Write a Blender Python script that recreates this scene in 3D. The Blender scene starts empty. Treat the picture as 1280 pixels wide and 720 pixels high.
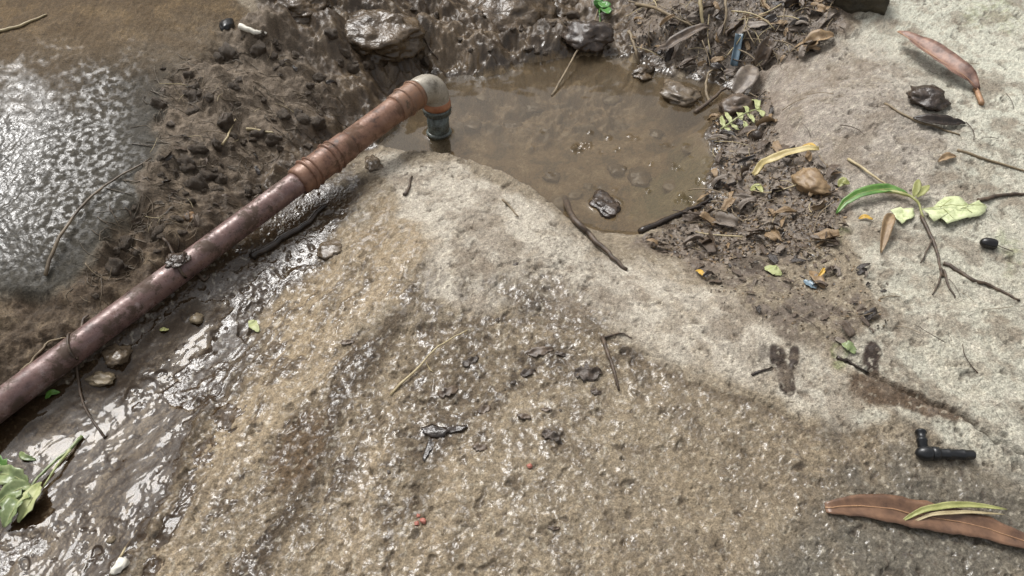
import bpy, bmesh, math, random
import numpy as np
from mathutils import Vector, Matrix, noise as mnoise

R = math.radians
SC = bpy.context.scene
COL = SC.collection
rng = np.random.default_rng(7)
random.seed(7)

# ------------------------------------------------------------------ camera, sky, sun, exposure
CAM_H, PITCH, FPX = 0.95, R(45.0), 931.0          # metres, below the horizon, focal length in 1280-px units
cam = bpy.data.cameras.new('camera'); cam_o = bpy.data.objects.new('camera', cam); COL.objects.link(cam_o)
cam_o.location = (0, 0, CAM_H); cam_o.rotation_euler = (math.pi / 2 - PITCH, 0, 0)
cam.sensor_width = 36.0; cam.lens = 36.0 * FPX / 1280.0; cam.clip_start = 0.02; cam.clip_end = 500
SC.camera = cam_o

SUN_DIR = Vector((-0.33, 0.46, 0.82)).normalized()      # towards the bright part of the sky, beyond and to one side
w = bpy.data.worlds.new('World'); SC.world = w; w.use_nodes = True
nt = w.node_tree; nt.nodes.clear()
sky = nt.nodes.new('ShaderNodeTexSky'); sky.sky_type = 'NISHITA'; sky.sun_disc = False
sky.sun_elevation = math.asin(SUN_DIR.z); sky.sun_rotation = math.atan2(SUN_DIR.x, SUN_DIR.y)
sky.air_density = 1.0; sky.dust_density = 6.0; sky.ozone_density = 1.0
hsv = nt.nodes.new('ShaderNodeHueSaturation'); hsv.inputs['Saturation'].default_value = 0.14   # overcast: nearly white
bg = nt.nodes.new('ShaderNodeBackground'); bg.inputs['Strength'].default_value = 0.14
wo = nt.nodes.new('ShaderNodeOutputWorld')
nt.links.new(sky.outputs[0], hsv.inputs['Color']); nt.links.new(hsv.outputs[0], bg.inputs[0]); nt.links.new(bg.outputs[0], wo.inputs[0])

sl = bpy.data.lights.new('sun', 'SUN'); sl.energy = 1.15; sl.angle = R(17); sl.color = (1.0, 0.98, 0.95)
so = bpy.data.objects.new('sun', sl); COL.objects.link(so)
so.rotation_euler = (-SUN_DIR).to_track_quat('-Z', 'Y').to_euler()

SC.view_settings.view_transform = 'Standard'; SC.view_settings.look = 'None'
SC.view_settings.exposure = 0.52; SC.view_settings.gamma = 1.0; SC.view_settings.use_curve_mapping = False
SC.render.engine = 'CYCLES'
SC.cycles.use_denoising = True
SC.cycles.max_bounces = 6; SC.cycles.transparent_max_bounces = 12
SC.cycles.sample_clamp_indirect = 4.0

# ------------------------------------------------------------------ pixels <-> metres
CP, SP = math.cos(PITCH), math.sin(PITCH)
def ray(px, py):
    u, v = px - 640.0, py - 360.0
    return np.array((u, FPX * CP - v * SP, -(FPX * SP + v * CP)))
def at(px, py, z=0.0):
    d = ray(px, py); t = (z - CAM_H) / d[2]
    return np.array((d[0] * t, d[1] * t, z))
def project(x, y, z):
    f = y * CP - (z - CAM_H) * SP; dn = -y * SP - (z - CAM_H) * CP
    return 640 + FPX * x / f, 360 + FPX * dn / f

# ------------------------------------------------------------------ numpy noise
def perlin(x, y, seed=0):
    xi = np.floor(x).astype(np.int64); yi = np.floor(y).astype(np.int64)
    xf = x - xi; yf = y - yi
    def grad(ix, iy, dx, dy):
        h = (ix * 374761393 + iy * 668265263 + seed * 2147483647 + 12345) & 0xffffffff
        h = ((h ^ (h >> 13)) * 1274126177) & 0xffffffff
        h = (h ^ (h >> 16)) & 0xffff
        a = h * (2 * math.pi / 65536.0)
        return np.cos(a) * dx + np.sin(a) * dy
    sx = xf * xf * xf * (xf * (xf * 6 - 15) + 10); sy = yf * yf * yf * (yf * (yf * 6 - 15) + 10)
    a = grad(xi, yi, xf, yf); b = grad(xi + 1, yi, xf - 1, yf)
    c = grad(xi, yi + 1, xf, yf - 1); d = grad(xi + 1, yi + 1, xf - 1, yf - 1)
    return 1.5 * ((a + (b - a) * sx) + ((c + (d - c) * sx) - (a + (b - a) * sx)) * sy)
def fbm(x, y, size, octs=4, seed=0, gain=0.5, ridge=False):
    s = np.zeros_like(x); a = 1.0; tot = 0.0; f = 1.0 / size
    for o in range(octs):
        n = perlin(x * f + 17.3 * o, y * f - 9.1 * o, seed + o * 7)
        s += a * (1 - 2 * np.abs(n) if ridge else n); tot += a
        a *= gain; f *= 2.03
    return s / tot
def smooth(a, b, x):
    t = np.clip((x - a) / (b - a), 0, 1); return t * t * (3 - 2 * t)
def poly_sd(px, py, poly):
    """signed distance to a polygon, negative inside"""
    d = np.full(px.shape, 1e18); ins = np.zeros(px.shape, bool); n = len(poly)
    for i in range(n):
        ax, ay = poly[i]; bx, by = poly[(i + 1) % n]
        ex, ey = bx - ax, by - ay; wx, wy = px - ax, py - ay
        t = np.clip((wx * ex + wy * ey) / (ex * ex + ey * ey + 1e-12), 0, 1)
        d = np.minimum(d, (wx - ex * t) ** 2 + (wy - ey * t) ** 2)
        if ay != by:
            c = ((ay > py) != (by > py)) & (px < (bx - ax) * (py - ay) / (by - ay) + ax)
            ins ^= c
    d = np.sqrt(d); return np.where(ins, -d, d)
def line_d(px, py, pts):
    d = np.full(px.shape, 1e18)
    for (ax, ay), (bx, by) in zip(pts[:-1], pts[1:]):
        ex, ey = bx - ax, by - ay; wx, wy = px - ax, py - ay
        t = np.clip((wx * ex + wy * ey) / (ex * ex + ey * ey + 1e-12), 0, 1)
        d = np.minimum(d, (wx - ex * t) ** 2 + (wy - ey * t) ** 2)
    return np.sqrt(d)

# ------------------------------------------------------------------ the lie of the land
WATER_Z = -0.06
CTRL = [  # pixel, pixel, height in metres: rock slab
    (500, 215, 0), (600, 240, .012), (700, 310, .012), (780, 345, 0), (640, 450, .0), (640, 700, 0), (900, 600, -.005), (1000, 500, .015),
    (1200, 600, -.005), (1270, 715, -.03), (900, 390, .02), (1050, 250, .035), (1200, 300, .05), (1000, 140, .05), (1100, 50, .09),
    (1270, 30, .12), (1270, 200, .08), (1270, 450, .03), (1060, 680, -.015), (1180, 690, -.028), (520, 330, .004), (480, 600, -.012),
    # muddy gully below the pipe
    (425, 270, -.02), (330, 335, -.035), (230, 420, -.045), (120, 500, -.055), (20, 590, -.06), (150, 600, -.058), (250, 560, -.05),
    (60, 700, -.058), (350, 500, -.02), (250, 700, -.045), (400, 700, -.03), (-60, 600, -.06), (-80, 720, -.05),
    # earth bank beside the pipe
    (290, 240, .025), (240, 260, .045), (170, 330, .03), (80, 405, .01), (0, 460, -.01), (330, 130, .07), (250, 150, .095), (400, 120, .04),
    (430, 155, -.02), (190, 210, .088), (100, 330, .05), (10, 380, .03), (400, 60, .08),
    # rock ledge
    (100, 200, .098), (10, 200, .10), (10, 60, .166), (120, 60, .166), (280, 50, .134), (300, 0, .170), (0, 0, .20), (-80, 200, .10), (150, 130, .118),
    # bank behind the pool
    (480, 105, -.01), (560, 88, -.05), (520, 60, .02), (600, 40, .05), (700, 55, -.035), (650, 15, .11), (760, 55, -.03), (760, 15, .07),
    (850, 75, -.04), (850, 20, .04), (950, 50, .035), (945, 110, -.02), (930, 180, -.04), (920, 250, -.035), (860, 295, -.042), (960,200,-.01), (800, 320, -.02), (1050, 10, .11),
]
CW = np.array([at(*c) for c in CTRL])
def _tps_u(r2): return np.where(r2 > 0, r2 * np.log(np.maximum(r2, 1e-12)), 0.0)
_n = len(CW)
_K = _tps_u((CW[:, None, 0] - CW[None, :, 0]) ** 2 + (CW[:, None, 1] - CW[None, :, 1]) ** 2) + np.eye(_n) * 2e-3
_Pm = np.c_[np.ones(_n), CW[:, :2]]
_A = np.zeros((_n + 3, _n + 3)); _A[:_n, :_n] = _K; _A[:_n, _n:] = _Pm; _A[_n:, :_n] = _Pm.T
_W = np.linalg.solve(_A, np.r_[CW[:, 2], 0, 0, 0])
def hill(x, y):
    """unseen land round the spring: a steep slope added beyond, gentler ones to the sides"""
    b = np.maximum(y - 2.9, 0)  # unseen rise added to keep the low sky out of the reflections
    s = np.maximum(np.abs(x) - 2.2, 0)
    h = 0.14 + 0.72 * b - 0.010 * b * b * (b < 36) - np.where(b >= 36, 0.010 * 36 * 36, 0) * 0 + 0.16 * s
    h = np.where(b >= 30, 0.14 + 0.72 * 30 - 9.0 + 0.12 * (b - 30) + 0.16 * s, h)
    return h + 0.18 * np.minimum(y - 0.5, 0) * (y < 0.5)
def macro(x, y):
    cx = np.clip(x, -1.75, 1.75); cy = np.clip(y, 0.30, 2.45)
    z = _W[_n] + _W[_n + 1] * cx + _W[_n + 2] * cy
    for i in range(_n):
        z = z + _W[i] * _tps_u((cx - CW[i, 0]) ** 2 + (cy - CW[i, 1]) ** 2)
    out = np.maximum(np.abs(x) - 1.75, 0) + np.maximum(y - 2.45, 0) + np.maximum(0.30 - y, 0)
    t = smooth(0, 0.9, out)
    return z * (1 - t) + hill(x, y) * t

POOL_PX = [(466, 186), (500, 160), (520, 132), (548, 100), (590, 97), (625, 92), (648, 82), (690, 74), (730, 70), (775, 74), (800, 80), (818, 92),
           (840, 98), (872, 104), (893, 106), (915, 118), (917, 134), (893, 150), (878, 168), (886, 188), (890, 205), (880, 232), (884, 252),
           (866, 262), (838, 277), (800, 292), (752, 291), (722, 280), (700, 270), (655, 245), (612, 226), (568, 211), (520, 199), (490, 192)]
POOL = [tuple(at(x, y, WATER_Z)[:2]) for x, y in POOL_PX]

# pipe axis
RISER = at(549, 168, WATER_Z)                                   # where the riser leaves the water
_best = min(np.linspace(0.0, 0.2, 400), key=lambda z: abs(project(RISER[0], RISER[1], z)[1] - 100))
CORNER = np.array((RISER[0], RISER[1], _best))                  # where the two axes meet
PIPE_B = at(-75, 562, -0.022)                                   # far end, out of the frame
PIPE_R = 0.0235

STEP = 1.35
VROW = np.r_[np.arange(640, 412, -4.0), np.arange(412, -390, -STEP), np.arange(-390, -480, -3.0)]
_side_cols = np.arange(745, 1010, 4.0); SCOL = np.r_[-_side_cols[::-1], np.arange(-745 + STEP, 745, STEP), _side_cols]     # fine where the photograph looks, coarser beyond
ang = PITCH + np.arctan(VROW / FPX)
YR = CAM_H / np.tan(ang)
WID = (YR * CP + CAM_H * SP) / FPX                              # metres per pixel at each row
Y = np.repeat(YR[:, None], len(SCOL), 1); X = SCOL[None, :] * WID[:, None]
NR, NC = X.shape
Z = macro(X, Y)

U0, V0 = project(X, Y, Z)
warp = lambda s, a, seed: (a * fbm(X, Y, s, 3, seed), a * fbm(X, Y, s, 3, seed + 50))
_wx, _wy = warp(0.10, 26, 3); _wx2, _wy2 = warp(0.022, 9, 5)
UW, VW = U0 + _wx + _wx2, V0 + _wy + _wy2
def M(poly, feather=14, soft=0.0):
    sd = poly_sd(UW, VW, poly)
    return smooth(feather * (0.5 + soft), -feather * 0.5, sd)
def ME(poly, feather):
    return smooth(feather * .5, -feather * .5, poly_sd(U0 + .45 * _wx + _wx2, V0 + .45 * _wy + _wy2, poly))
def blob(cx, cy, rx, ry, rot=0, feather=0.35):
    c, s = math.cos(R(rot)), math.sin(R(rot)); dx, dy = UW - cx, VW - cy
    e = np.sqrt(((dx * c + dy * s) / rx) ** 2 + ((-dx * s + dy * c) / ry) ** 2)
    return smooth(1 + feather, 1 - feather, e)

m_bank = M([(-700, 395), (60, 355), (120, 320), (180, 170), (230, 70), (320, 25), (390, -260), (760, -260), (800, 80), (640, 90), (555, 100), (515, 135),
            (450, 190), (370, 222), (240, 322), (100, 432), (-20, 520), (-700, 600)], 16)
m_ledge = M([(-700, -260), (350, -260), (300, 30), (215, 95), (190, 200), (130, 318), (60, 365), (-700, 410)], 20)
m_back = M([(330, -260), (780, -260), (800, 75), (560, 105), (480, 100), (430, 140), (380, 110), (330, 60)], 20)
m_gully = M([(-700, 560), (0, 520), (110, 440), (245, 335), (380, 235), (450, 205), (440, 250), (390, 330), (330, 400), (270, 500), (200, 600), (120, 700), (60, 1150), (-700, 1150)], 24)
m_litter = M([(770, -260), (1060, -260), (1060, 30), (1020, 70), (950, 90), (960, 130), (960, 190), (1030, 215), (1060, 250), (1040, 300), (1000, 325),
              (930, 330), (880, 335), (830, 325), (790, 310), (800, 285), (870, 255), (880, 190), (870, 160), (915, 120), (860, 98), (790, 80)], 18)
m_tan = M([(460, 250), (520, 290), (520, 330), (480, 375), (420, 420), (380, 470), (330, 520), (290, 560), (255, 570), (250, 520), (300, 440), (340, 390), (390, 330), (420, 280)], 26, 1)
m_pale = np.maximum(M([(470, 196), (560, 205), (640, 238), (710, 285), (780, 335), (850, 345), (920, 380), (985, 430), (1050, 450), (1100, 520), (1060, 545), (1010, 520), (940, 485), (870, 470),
                       (800, 430), (720, 400), (640, 380), (600, 400), (540, 360), (530, 300), (490, 250)], 20),
                    M([(960, 100), (1070, 40), (1110, -260), (1950, -260), (1950, 640), (1290, 600), (1200, 560), (1120, 520), (1060, 440), (1110, 390), (1080, 320), (1060, 240), (1000, 180)], 20))
WET_POLY = [(330, 440), (480, 420), (600, 395), (700, 400), (800, 440), (870, 480), (950, 505), (1030, 545), (1090, 540), (1150, 600), (1230, 625), (1950, 650), (1950, 1150), (60, 1150), (200, 640)]
m_wetc = ME(WET_POLY, 10)
m_sand = M([(600, 420), (720, 420), (830, 470), (950, 520), (1030, 560), (1000, 640), (850, 680), (700, 760), (480, 760), (470, 640), (560, 560), (620, 500)], 40, 1)
m_right_dark = M([(1060, 560), (1130, 585), (1230, 600), (1950, 640), (1950, 1150), (980, 1150), (960, 720), (1040, 650)], 40, 1)
def spot(cx, cy, rx, ry, rot=0, feather=0.18, k=.35):
    c, s = math.cos(R(rot)), math.sin(R(rot)); dx, dy = U0 + k * _wx2 - cx, V0 + k * _wy2 - cy
    e = np.sqrt(((dx * c + dy * s) / rx) ** 2 + ((-dx * s + dy * c) / ry) ** 2)
    return smooth(1 + feather, 1 - feather, e)
m_patch = np.maximum.reduce([blob(560, 470, 62, 62, 0), blob(690, 375, 95, 28, 18), blob(530, 530, 60, 40), 0.8 * blob(610, 455, 60, 30, -20), 0.8 * blob(690, 455, 50, 22, -20), blob(795, 450, 20, 9, 30)])
m_step = spot(372, 562, 26, 56, 28, .4, 2.0)
m_foot = np.maximum.reduce([spot(974, 450, 11, 22, -22), spot(984, 474, 11, 20, -12), spot(992, 446, 7, 16, 8), spot(1090, 443, 12, 17, 0), spot(1092, 462, 8, 12, 0), .6 * spot(955, 440, 7, 10), .6 * spot(935, 330, 22, 12, 10)])
m_crackwet = smooth(5, -4, poly_sd(U0 + .7 * _wx2, V0 + .7 * _wy2, [(1060, 472), (1085, 462), (1130, 480), (1205, 515), (1222, 528), (1170, 524), (1120, 508), (1085, 506), (1064, 492)]))
m_dirt = np.maximum.reduce([blob(1010, 400, 70, 34, 20), blob(960, 370, 60, 26, 25), blob(1060, 385, 40, 22, 0), .7 * blob(880, 330, 50, 20, 20)])

# pool basin
sd = poly_sd(X + 0.010 * fbm(X, Y, .05, 3, 91), Y + 0.010 * fbm(X, Y, .05, 3, 92), POOL)
bed = WATER_Z - np.minimum(np.maximum(-sd, 0) * 0.85, 0.075) + 0.010 * fbm(X, Y, .09, 4, 21) * smooth(0, .04, -sd)
steep = 0.35 + 1.6 * smooth(110, 200, V0) * smooth(760, 640, U0) + 0.25 * smooth(0, .4, fbm(X, Y, .08, 3, 33)) * smooth(120, 80, V0)
Z = np.where(sd < 0, bed, np.minimum(Z, WATER_Z + 0.004 + sd * steep + smooth(.05, .5, sd) * .6))
Z = np.where((sd > 0) & (sd < 0.16), np.maximum(Z, WATER_Z + np.minimum(0.003 + sd * 0.25, 0.02)), Z)
in_pool = smooth(0.0, -0.01, sd)

# relief
lump = fbm(X, Y, .13, 3, 11); mid = fbm(X, Y, .045, 4, 12); crumb = fbm(X, Y, .016, 4, 13); grit = fbm(X, Y, .0062, 2, 14)
rid = fbm(X, Y, .07, 4, 15, ridge=True); cell = fbm(X, Y, .028, 3, 16, ridge=True)
ca, sa = math.cos(R(52)), math.sin(R(52))
s_al, s_ac = X * ca + Y * sa, -X * sa + Y * ca                    # along / across the run-off streaks
streak = fbm(s_al * 0.34 + .03 * lump, s_ac + .02 * lump, .026, 4, 17)
cb, sb = math.cos(R(-38)), math.sin(R(-38))
t_al, t_ac = X * cb + Y * sb, -X * sb + Y * cb
streak2 = fbm(t_al * 0.2, t_ac, .03, 4, 18)
_a0 = at(625, 95, 0); _th = np.arctan2(X - _a0[0], _a0[1] - Y); _rr = np.hypot(X - _a0[0], Y - _a0[1])
fan = fbm(_th * .9 + .035 * lump + .012 * mid, _rr * .16 + .02 * mid, .034, 4, 27, gain=.6)      # run-off streaks fanning down the slab
fanf = fbm(_th * .9 + .03 * lump + .008 * mid, _rr * .25, .011, 3, 28)
slabness = np.clip(1 - m_bank - m_ledge - m_back - m_litter, 0, 1) * (1 - in_pool)
earth = np.clip(m_bank * (1 - m_ledge), 0, 1)
left_half = smooth(720, 420, U0)
big = fbm(X, Y, .30, 3, 10); clod = smooth(-.2, .34, fbm(X, Y, .085, 3, 19)); pebbly = smooth(.0, .45, fbm(X, Y, .011, 2, 20))
bead = fbm(X, Y, .0125, 2, 23, gain=.35); bead2 = fbm(X, Y, .0085, 2, 24, gain=.35)
patchy = smooth(-.25, .35, fbm(X, Y, .12, 3, 9))
sg_ = 1 - .78 * m_gully * smooth(20, 120, line_d(U0, V0, [(330, 420), (120, 720)]) + 80 * (UW < 300))
Z += slabness * sg_ * (0.006 * lump + 0.0042 * mid + (0.0008 + .0018 * patchy) * crumb + 0.0010 * grit + 0.0007 * bead2 * np.clip(m_wetc + .5 * m_tan - .3 * m_gully, 0, 1) * smooth(-.3, .3, mid + .3 * fan)
                 + (0.35 + .65 * left_half) * smooth(230, 380, V0) * (0.0055 * fan + .0018 * fanf) + (1 - left_half) * 0.0026 * streak2 * patchy)
e_am = 0.55 + 0.9 * patchy
Z += earth * (0.020 * lump + e_am * (0.020 * (clod - .5) + 0.010 * mid + 0.0050 * crumb * (1 - .7 * m_back) + .002 * bead) + 0.0016 * grit + 0.004 * cell * (1 - patchy)) * (1 - 0.45 * m_back)
Z += m_back * (0.013 * rid + 0.010 * (clod - .5) + 0.005 * cell * patchy + 0.004 * crumb + .002 * bead)
Z += m_litter * (1 - in_pool) * (0.008 * mid + 0.005 * crumb + 0.001 * grit)
Z += m_ledge * (0.006 * lump + 0.0022 * mid + 0.0010 * crumb + 0.0012 * bead + .0014 * bead2 + .0008 * grit)
Z += m_gully * (0.0015 * crumb + .004 * mid) * patchy
for _px, _py, _r, _h in ((470, 30, .13, .05), (545, 42, .10, .04), (420, 85, .09, .03), (610, 58, .08, .025), (690, 48, .07, .03), (520, -10, .14, .05), (580, 5, .12, .04), (735, 45, .06, .02), (380, 40, .10, .03), (350, 100, .10, .03), (500, 78, .06, .02)):
    _c = at(_px, _py, 0.0); _d = np.hypot(X - _c[0] + .04 * lump + .02 * mid, (Y - _c[1]) * .9 + .03 * mid); Z += _h * smooth(_r, _r * .25, _d) * np.clip(m_back + earth, 0, 1) * smooth(0, .05, sd)
# chips, pits and broken skin of the slab
pits = smooth(0.28, 0.5, fbm(X, Y, .03, 3, 41)) * slabness
Z -= 0.0035 * pits
flake = smooth(.02, .07, fbm(X, Y, .16, 4, 42) + 0.25 * crumb); Z -= 0.0022 * flake * slabness * m_pale
pock = smooth(0.42, 0.55, fbm(X, Y, .012, 2, 44)) * slabness; Z -= 0.0016 * pock
# cracks
for pts, wd, dp in (([(1058, 450), (1100, 472), (1150, 495), (1205, 518), (1240, 545), (1300, 575)], 4.5, .009),
                    ([(735, 395), (800, 440), (860, 458), (930, 492), (1000, 525)], 3.0, .003),
                    ([(1060, 170), (1110, 150), (1170, 160), (1200, 158)], 3.5, .004), ([(470, 300), (500, 345), (520, 372), (518, 420)], 2.5, .002),
                    ([(1180, 330), (1230, 352), (1265, 370)], 5, .004), ([(560, 300), (640, 330), (740, 338)], 2.5, .002)):
    Z -= dp * smooth(wd, 0, line_d(U0 + .5 * _wx2, V0 + .5 * _wy2, pts))
Z -= 0.0035 * m_wetc * slabness * smooth(-.2, .3, lump + .2)
Z -= 0.004 * m_patch * slabness + 0.003 * m_step
# run-off ribs in the wet slope
for pts in ([(262, 500), (240, 560), (215, 620), (190, 665)], [(310, 530), (270, 590), (235, 640), (205, 690)]):
    d = line_d(U0 + .5 * _wx, V0 + .5 * _wy, pts); Z += 0.006 * smooth(11, 0, d)

# lay of the pipe: nothing of the ground may bury it
_ax = CORNER - PIPE_B; _L2 = _ax[0] ** 2 + _ax[1] ** 2
_t = np.clip(((X - PIPE_B[0]) * _ax[0] + (Y - PIPE_B[1]) * _ax[1]) / _L2, 0, 1)
_dx, _dy = X - PIPE_B[0] - _t * _ax[0], Y - PIPE_B[1] - _t * _ax[1]
_dist = np.hypot(_dx, _dy); _side = -_dx * _ax[1] + _dy * _ax[0]          # > 0 on the bank side
_az = PIPE_B[2] + _t * _ax[2]
lim_bank = _az + 0.002 + np.maximum(_dist - PIPE_R * .9, 0) * 1.3
lim_low = _az - 0.016 + np.maximum(_dist - PIPE_R * 1.2, 0) * 0.7
lim = np.where(_side > 0, lim_bank, lim_low) + 0.006 * mid + .003 * crumb
Z = np.where(_t < .985, np.minimum(Z, np.where(_dist < PIPE_R, np.minimum(lim, _az - .008), lim)), Z)

U1, V1 = project(X, Y, Z)

# thin sheets of water: a smooth level that lets the taller grit poke through
film_lvl = macro(X, Y) + np.where(sd < 0.03, -1, 0)
film_lvl = np.minimum(film_lvl, lim + .004)
film_on = np.maximum.reduce([M([(40, 500), (110, 452), (190, 410), (250, 370), (285, 395), (225, 455), (200, 500), (240, 520), (215, 580), (150, 650), (-20, 690), (-60, 560)], 30, .5), 0.9 * M([(30, 560), (110, 540), (160, 520), (200, 530), (190, 590), (120, 660), (40, 690), (-40, 690)], 40, 1),
                             0.95 * M([(40, 640), (190, 560), (270, 520), (200, 660), (120, 740), (0, 760)], 40, 1)])
ripple = 0.00035 * fbm(s_al * .7, s_ac, .018, 2, 61) + 0.0013 * fbm(X, Y, .06, 2, 62) + 0.0034 * fbm(X, Y, .11, 2, 63)
FILM = film_lvl - 0.010 + 0.0118 * film_on + ripple + 0.0012 * streak * m_gully
FILM = FILM + 0.0012 * np.exp(-np.clip(FILM - Z, 0, 1) / 0.0012)

# pool surface, with the meniscus creeping up whatever it wets
STONES_IN_POOL = [(757, 256, .034), (848, 122, .050), (549, 168, .030)]
rp = smooth(70, 10, line_d(U0, V0, [(720, 145), (760, 165), (795, 190), (850, 235)]))
POOLW = WATER_Z + 0.00022 * fbm(X, Y, .06, 3, 71) + rp * 0.018 * smooth(.28, .42, fbm(X, Y, .05, 2, 74)) * fbm(X, Y, .020, 2, 72)
for _px, _py, _r in STONES_IN_POOL:
    _c = at(_px, _py, WATER_Z); _d = np.hypot(X - _c[0], (Y - _c[1]) / .8)
    POOLW = POOLW + 0.0035 * np.exp(-np.abs(_d - _r) / 0.004)
POOLW = POOLW + 0.0036 * np.exp(-np.clip(POOLW - Z, 0, 1) / 0.006)

# ------------------------------------------------------------------ colour of the ground (dry reflectance) and wetness
def srgb(r, g, b):
    f = lambda c: (c / 255 / 12.92) if c <= 10 else ((c / 255 + .055) / 1.055) ** 2.4
    return np.array((f(r), f(g), f(b)))
C = np.empty((NR, NC, 3)); C[:] = srgb(126, 115, 98)
def lay(c, m):
    global C
    m = np.clip(m, 0, 1)[..., None]; C = C * (1 - m) + c * m
n1 = fbm(X, Y, .22, 4, 101); n2 = fbm(X, Y, .06, 4, 102); n3 = fbm(X, Y, .02, 3, 103); n4 = fbm(X, Y, .007, 2, 104)
lay(srgb(166, 158, 144), m_pale * slabness)
right = smooth(930, 1150, U0)
lay(srgb(164, 162, 147), m_pale * right * .75)
lay(srgb(180, 179, 164), m_pale * right * smooth(330, 60, V0) * smooth(-.3, .3, n1 + .5) * .8)
lay(srgb(128, 117, 108), M([(950, 95), (1060, 60), (1150, 110), (1180, 180), (1130, 260), (1050, 230), (980, 190)], 40, 1) * .75)
lay(srgb(126, 116, 101), m_pale * smooth(.0, .36, n2 + .5 * n1 + .4 * n3) * .6)
lay(srgb(170, 163, 149), m_pale * smooth(.10, .45, -n2 + .5 * n3) * .45)
lay(srgb(116, 103, 84), m_wetc * .85)
lay(srgb(129, 117, 98), m_sand * .75 * smooth(-.5, .2, n1 + .6 * n2))
lay(srgb(84, 72, 57), m_wetc * smooth(.0, .3, n2 + .4 * n3) * .55)
lay(srgb(142, 126, 102), m_tan * .85 * smooth(-.6, .1, n1 + .7 * n2))
lay(srgb(104, 88, 66), m_tan * smooth(.05, .3, n2 + .5 * n3) * .5)
fz = slabness * (.3 + .7 * left_half) * smooth(250, 400, V0)
lay(srgb(68, 56, 43), fz * smooth(-.02, .26, fan + .25 * n2) * .85)
lay(srgb(142, 128, 106), fz * smooth(.06, .34, -fan + .2 * n2) * .55); lay(srgb(100, 86, 66), fz * smooth(.1, .4, fanf) * .35)
CHAN = [([(505, 395), (470, 440), (425, 490), (395, 580), (330, 690), (300, 740)], 24, .8), ([(330, 420), (290, 480), (250, 545), (200, 620), (150, 720)], 16, .7), ([(600, 410), (560, 470), (545, 560), (520, 640)], 26, .55),
        ([(640, 360), (700, 385), (745, 405)], 22, .7), ([(450, 330), (430, 352), (395, 400)], 8, .5), ([(690, 430), (640, 470), (600, 540)], 14, .4)]
RIBS = [([(520, 300), (440, 400), (350, 500), (270, 600), (205, 700)], 17, .8), ([(285, 500), (250, 560), (205, 630), (165, 700)], 8, .7), ([(330, 540), (285, 600), (240, 660), (215, 720)], 7, .6), ([(500, 500), (455, 600), (430, 730)], 30, .55), ([(640, 480), (560, 600), (520, 730)], 26, .4)]
UL, VL = U0 + .6 * _wx + _wx2, V0 + .6 * _wy + _wy2
chan = np.maximum.reduce([k_ * smooth(w_, w_ * .15, line_d(UL, VL, p_) + 9 * fan) for p_, w_, k_ in CHAN]); ribs = np.maximum.reduce([k_ * smooth(w_, w_ * .2, line_d(UL, VL, p_) + 7 * fanf) for p_, w_, k_ in RIBS])
lay(srgb(140, 125, 103), slabness * ribs); lay(srgb(60, 49, 37), slabness * chan)
lay(srgb(82, 70, 56), slabness * .6 * smooth(7, 1, np.abs(poly_sd(U0 + .45 * _wx + _wx2, V0 + .45 * _wy + _wy2, WET_POLY) + 3)) * smooth(560, 640, U0) * smooth(1120, 1040, U0))
lay(srgb(90, 85, 75), m_right_dark * .85 * smooth(-.7, .1, n1 + .6 * n2))
lay(srgb(92, 80, 64), m_patch * .75 * smooth(-.4, .3, n3 + .2))
lay(srgb(52, 41, 30), m_gully * (.92 + .15 * n2))
lay(srgb(60, 48, 35), slabness * (1 - m_tan) * .8 * M([(430, 240), (420, 280), (360, 350), (330, 420), (290, 500), (240, 570), (180, 660), (120, 760), (-100, 800), (-100, 560)], 40, 1) * (1 - .7 * ribs))
lay(srgb(84, 68, 50), m_step * .9)
lay(srgb(70, 57, 43), earth * .95)
lay(srgb(102, 88, 70), earth * smooth(.0, .35, n2 + .3 * n3) * .7)
lay(srgb(52, 44, 34), earth * smooth(.15, .45, -n2 + .5 * n3) * .55)
lay(srgb(104, 89, 70), m_back * smooth(-.1, .35, n1 + .6 * n2) * .7)
lay(srgb(112, 100, 86), M([(210, 80), (330, 40), (390, 110), (330, 160), (270, 220), (200, 220), (180, 150)], 40, 1) * .65)
lay(srgb(46, 44, 38), m_ledge * (1 - smooth(100, 20, V0)) * .9)
lay(srgb(80, 64, 42), m_ledge * smooth(150, 0, VW - .15 * (200 - UW) + 40 * n2) * .95)
lay(srgb(100, 82, 56), m_ledge * smooth(110, 10, V0) * smooth(.0, .3, n2) * .7)
lay(srgb(98, 86, 74), m_litter * (.85 + .3 * n2) * (1 - in_pool))
lay(srgb(76, 65, 55), m_litter * smooth(.05, .35, n3 + .5 * n2) * .7)
lay(srgb(146, 134, 120), m_litter * smooth(.15, .4, -n3) * .5)
lay(srgb(104, 118, 66), .55 * np.maximum.reduce([blob(1052, 296, 16, 13), blob(1062, 436, 14, 12), .6 * blob(1240, 20, 40, 20), .5 * blob(1262, 320, 14, 30)]) * smooth(-.3, .3, n3 + .1))
lay(srgb(92, 82, 74), m_dirt * .75 * smooth(-.35, .2, n3 + n2))
for _px, _py, _r in ((689, 545, 16), (655, 520, 12), (683, 512, 9), (641, 478, 12), (660, 466, 18), (675, 440, 24), (735, 466, 24), (588, 452, 18), (605, 512, 18), (600, 560, 16), (514, 364, 9), (700, 443, 14), (560, 490, 26), (545, 545, 34), (745, 490, 14), (692, 660, 10), (520, 470, 16), (620, 500, 14), (780, 450, 20), (660, 380, 20), (575, 520, 20)):
    lay(srgb(64, 54, 43), .8 * blob(_px, _py, _r, _r * .6, -25, .5) * smooth(-.35, .15, n3 + .3 * n2))
lay(srgb(54, 45, 39), m_foot)
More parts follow.
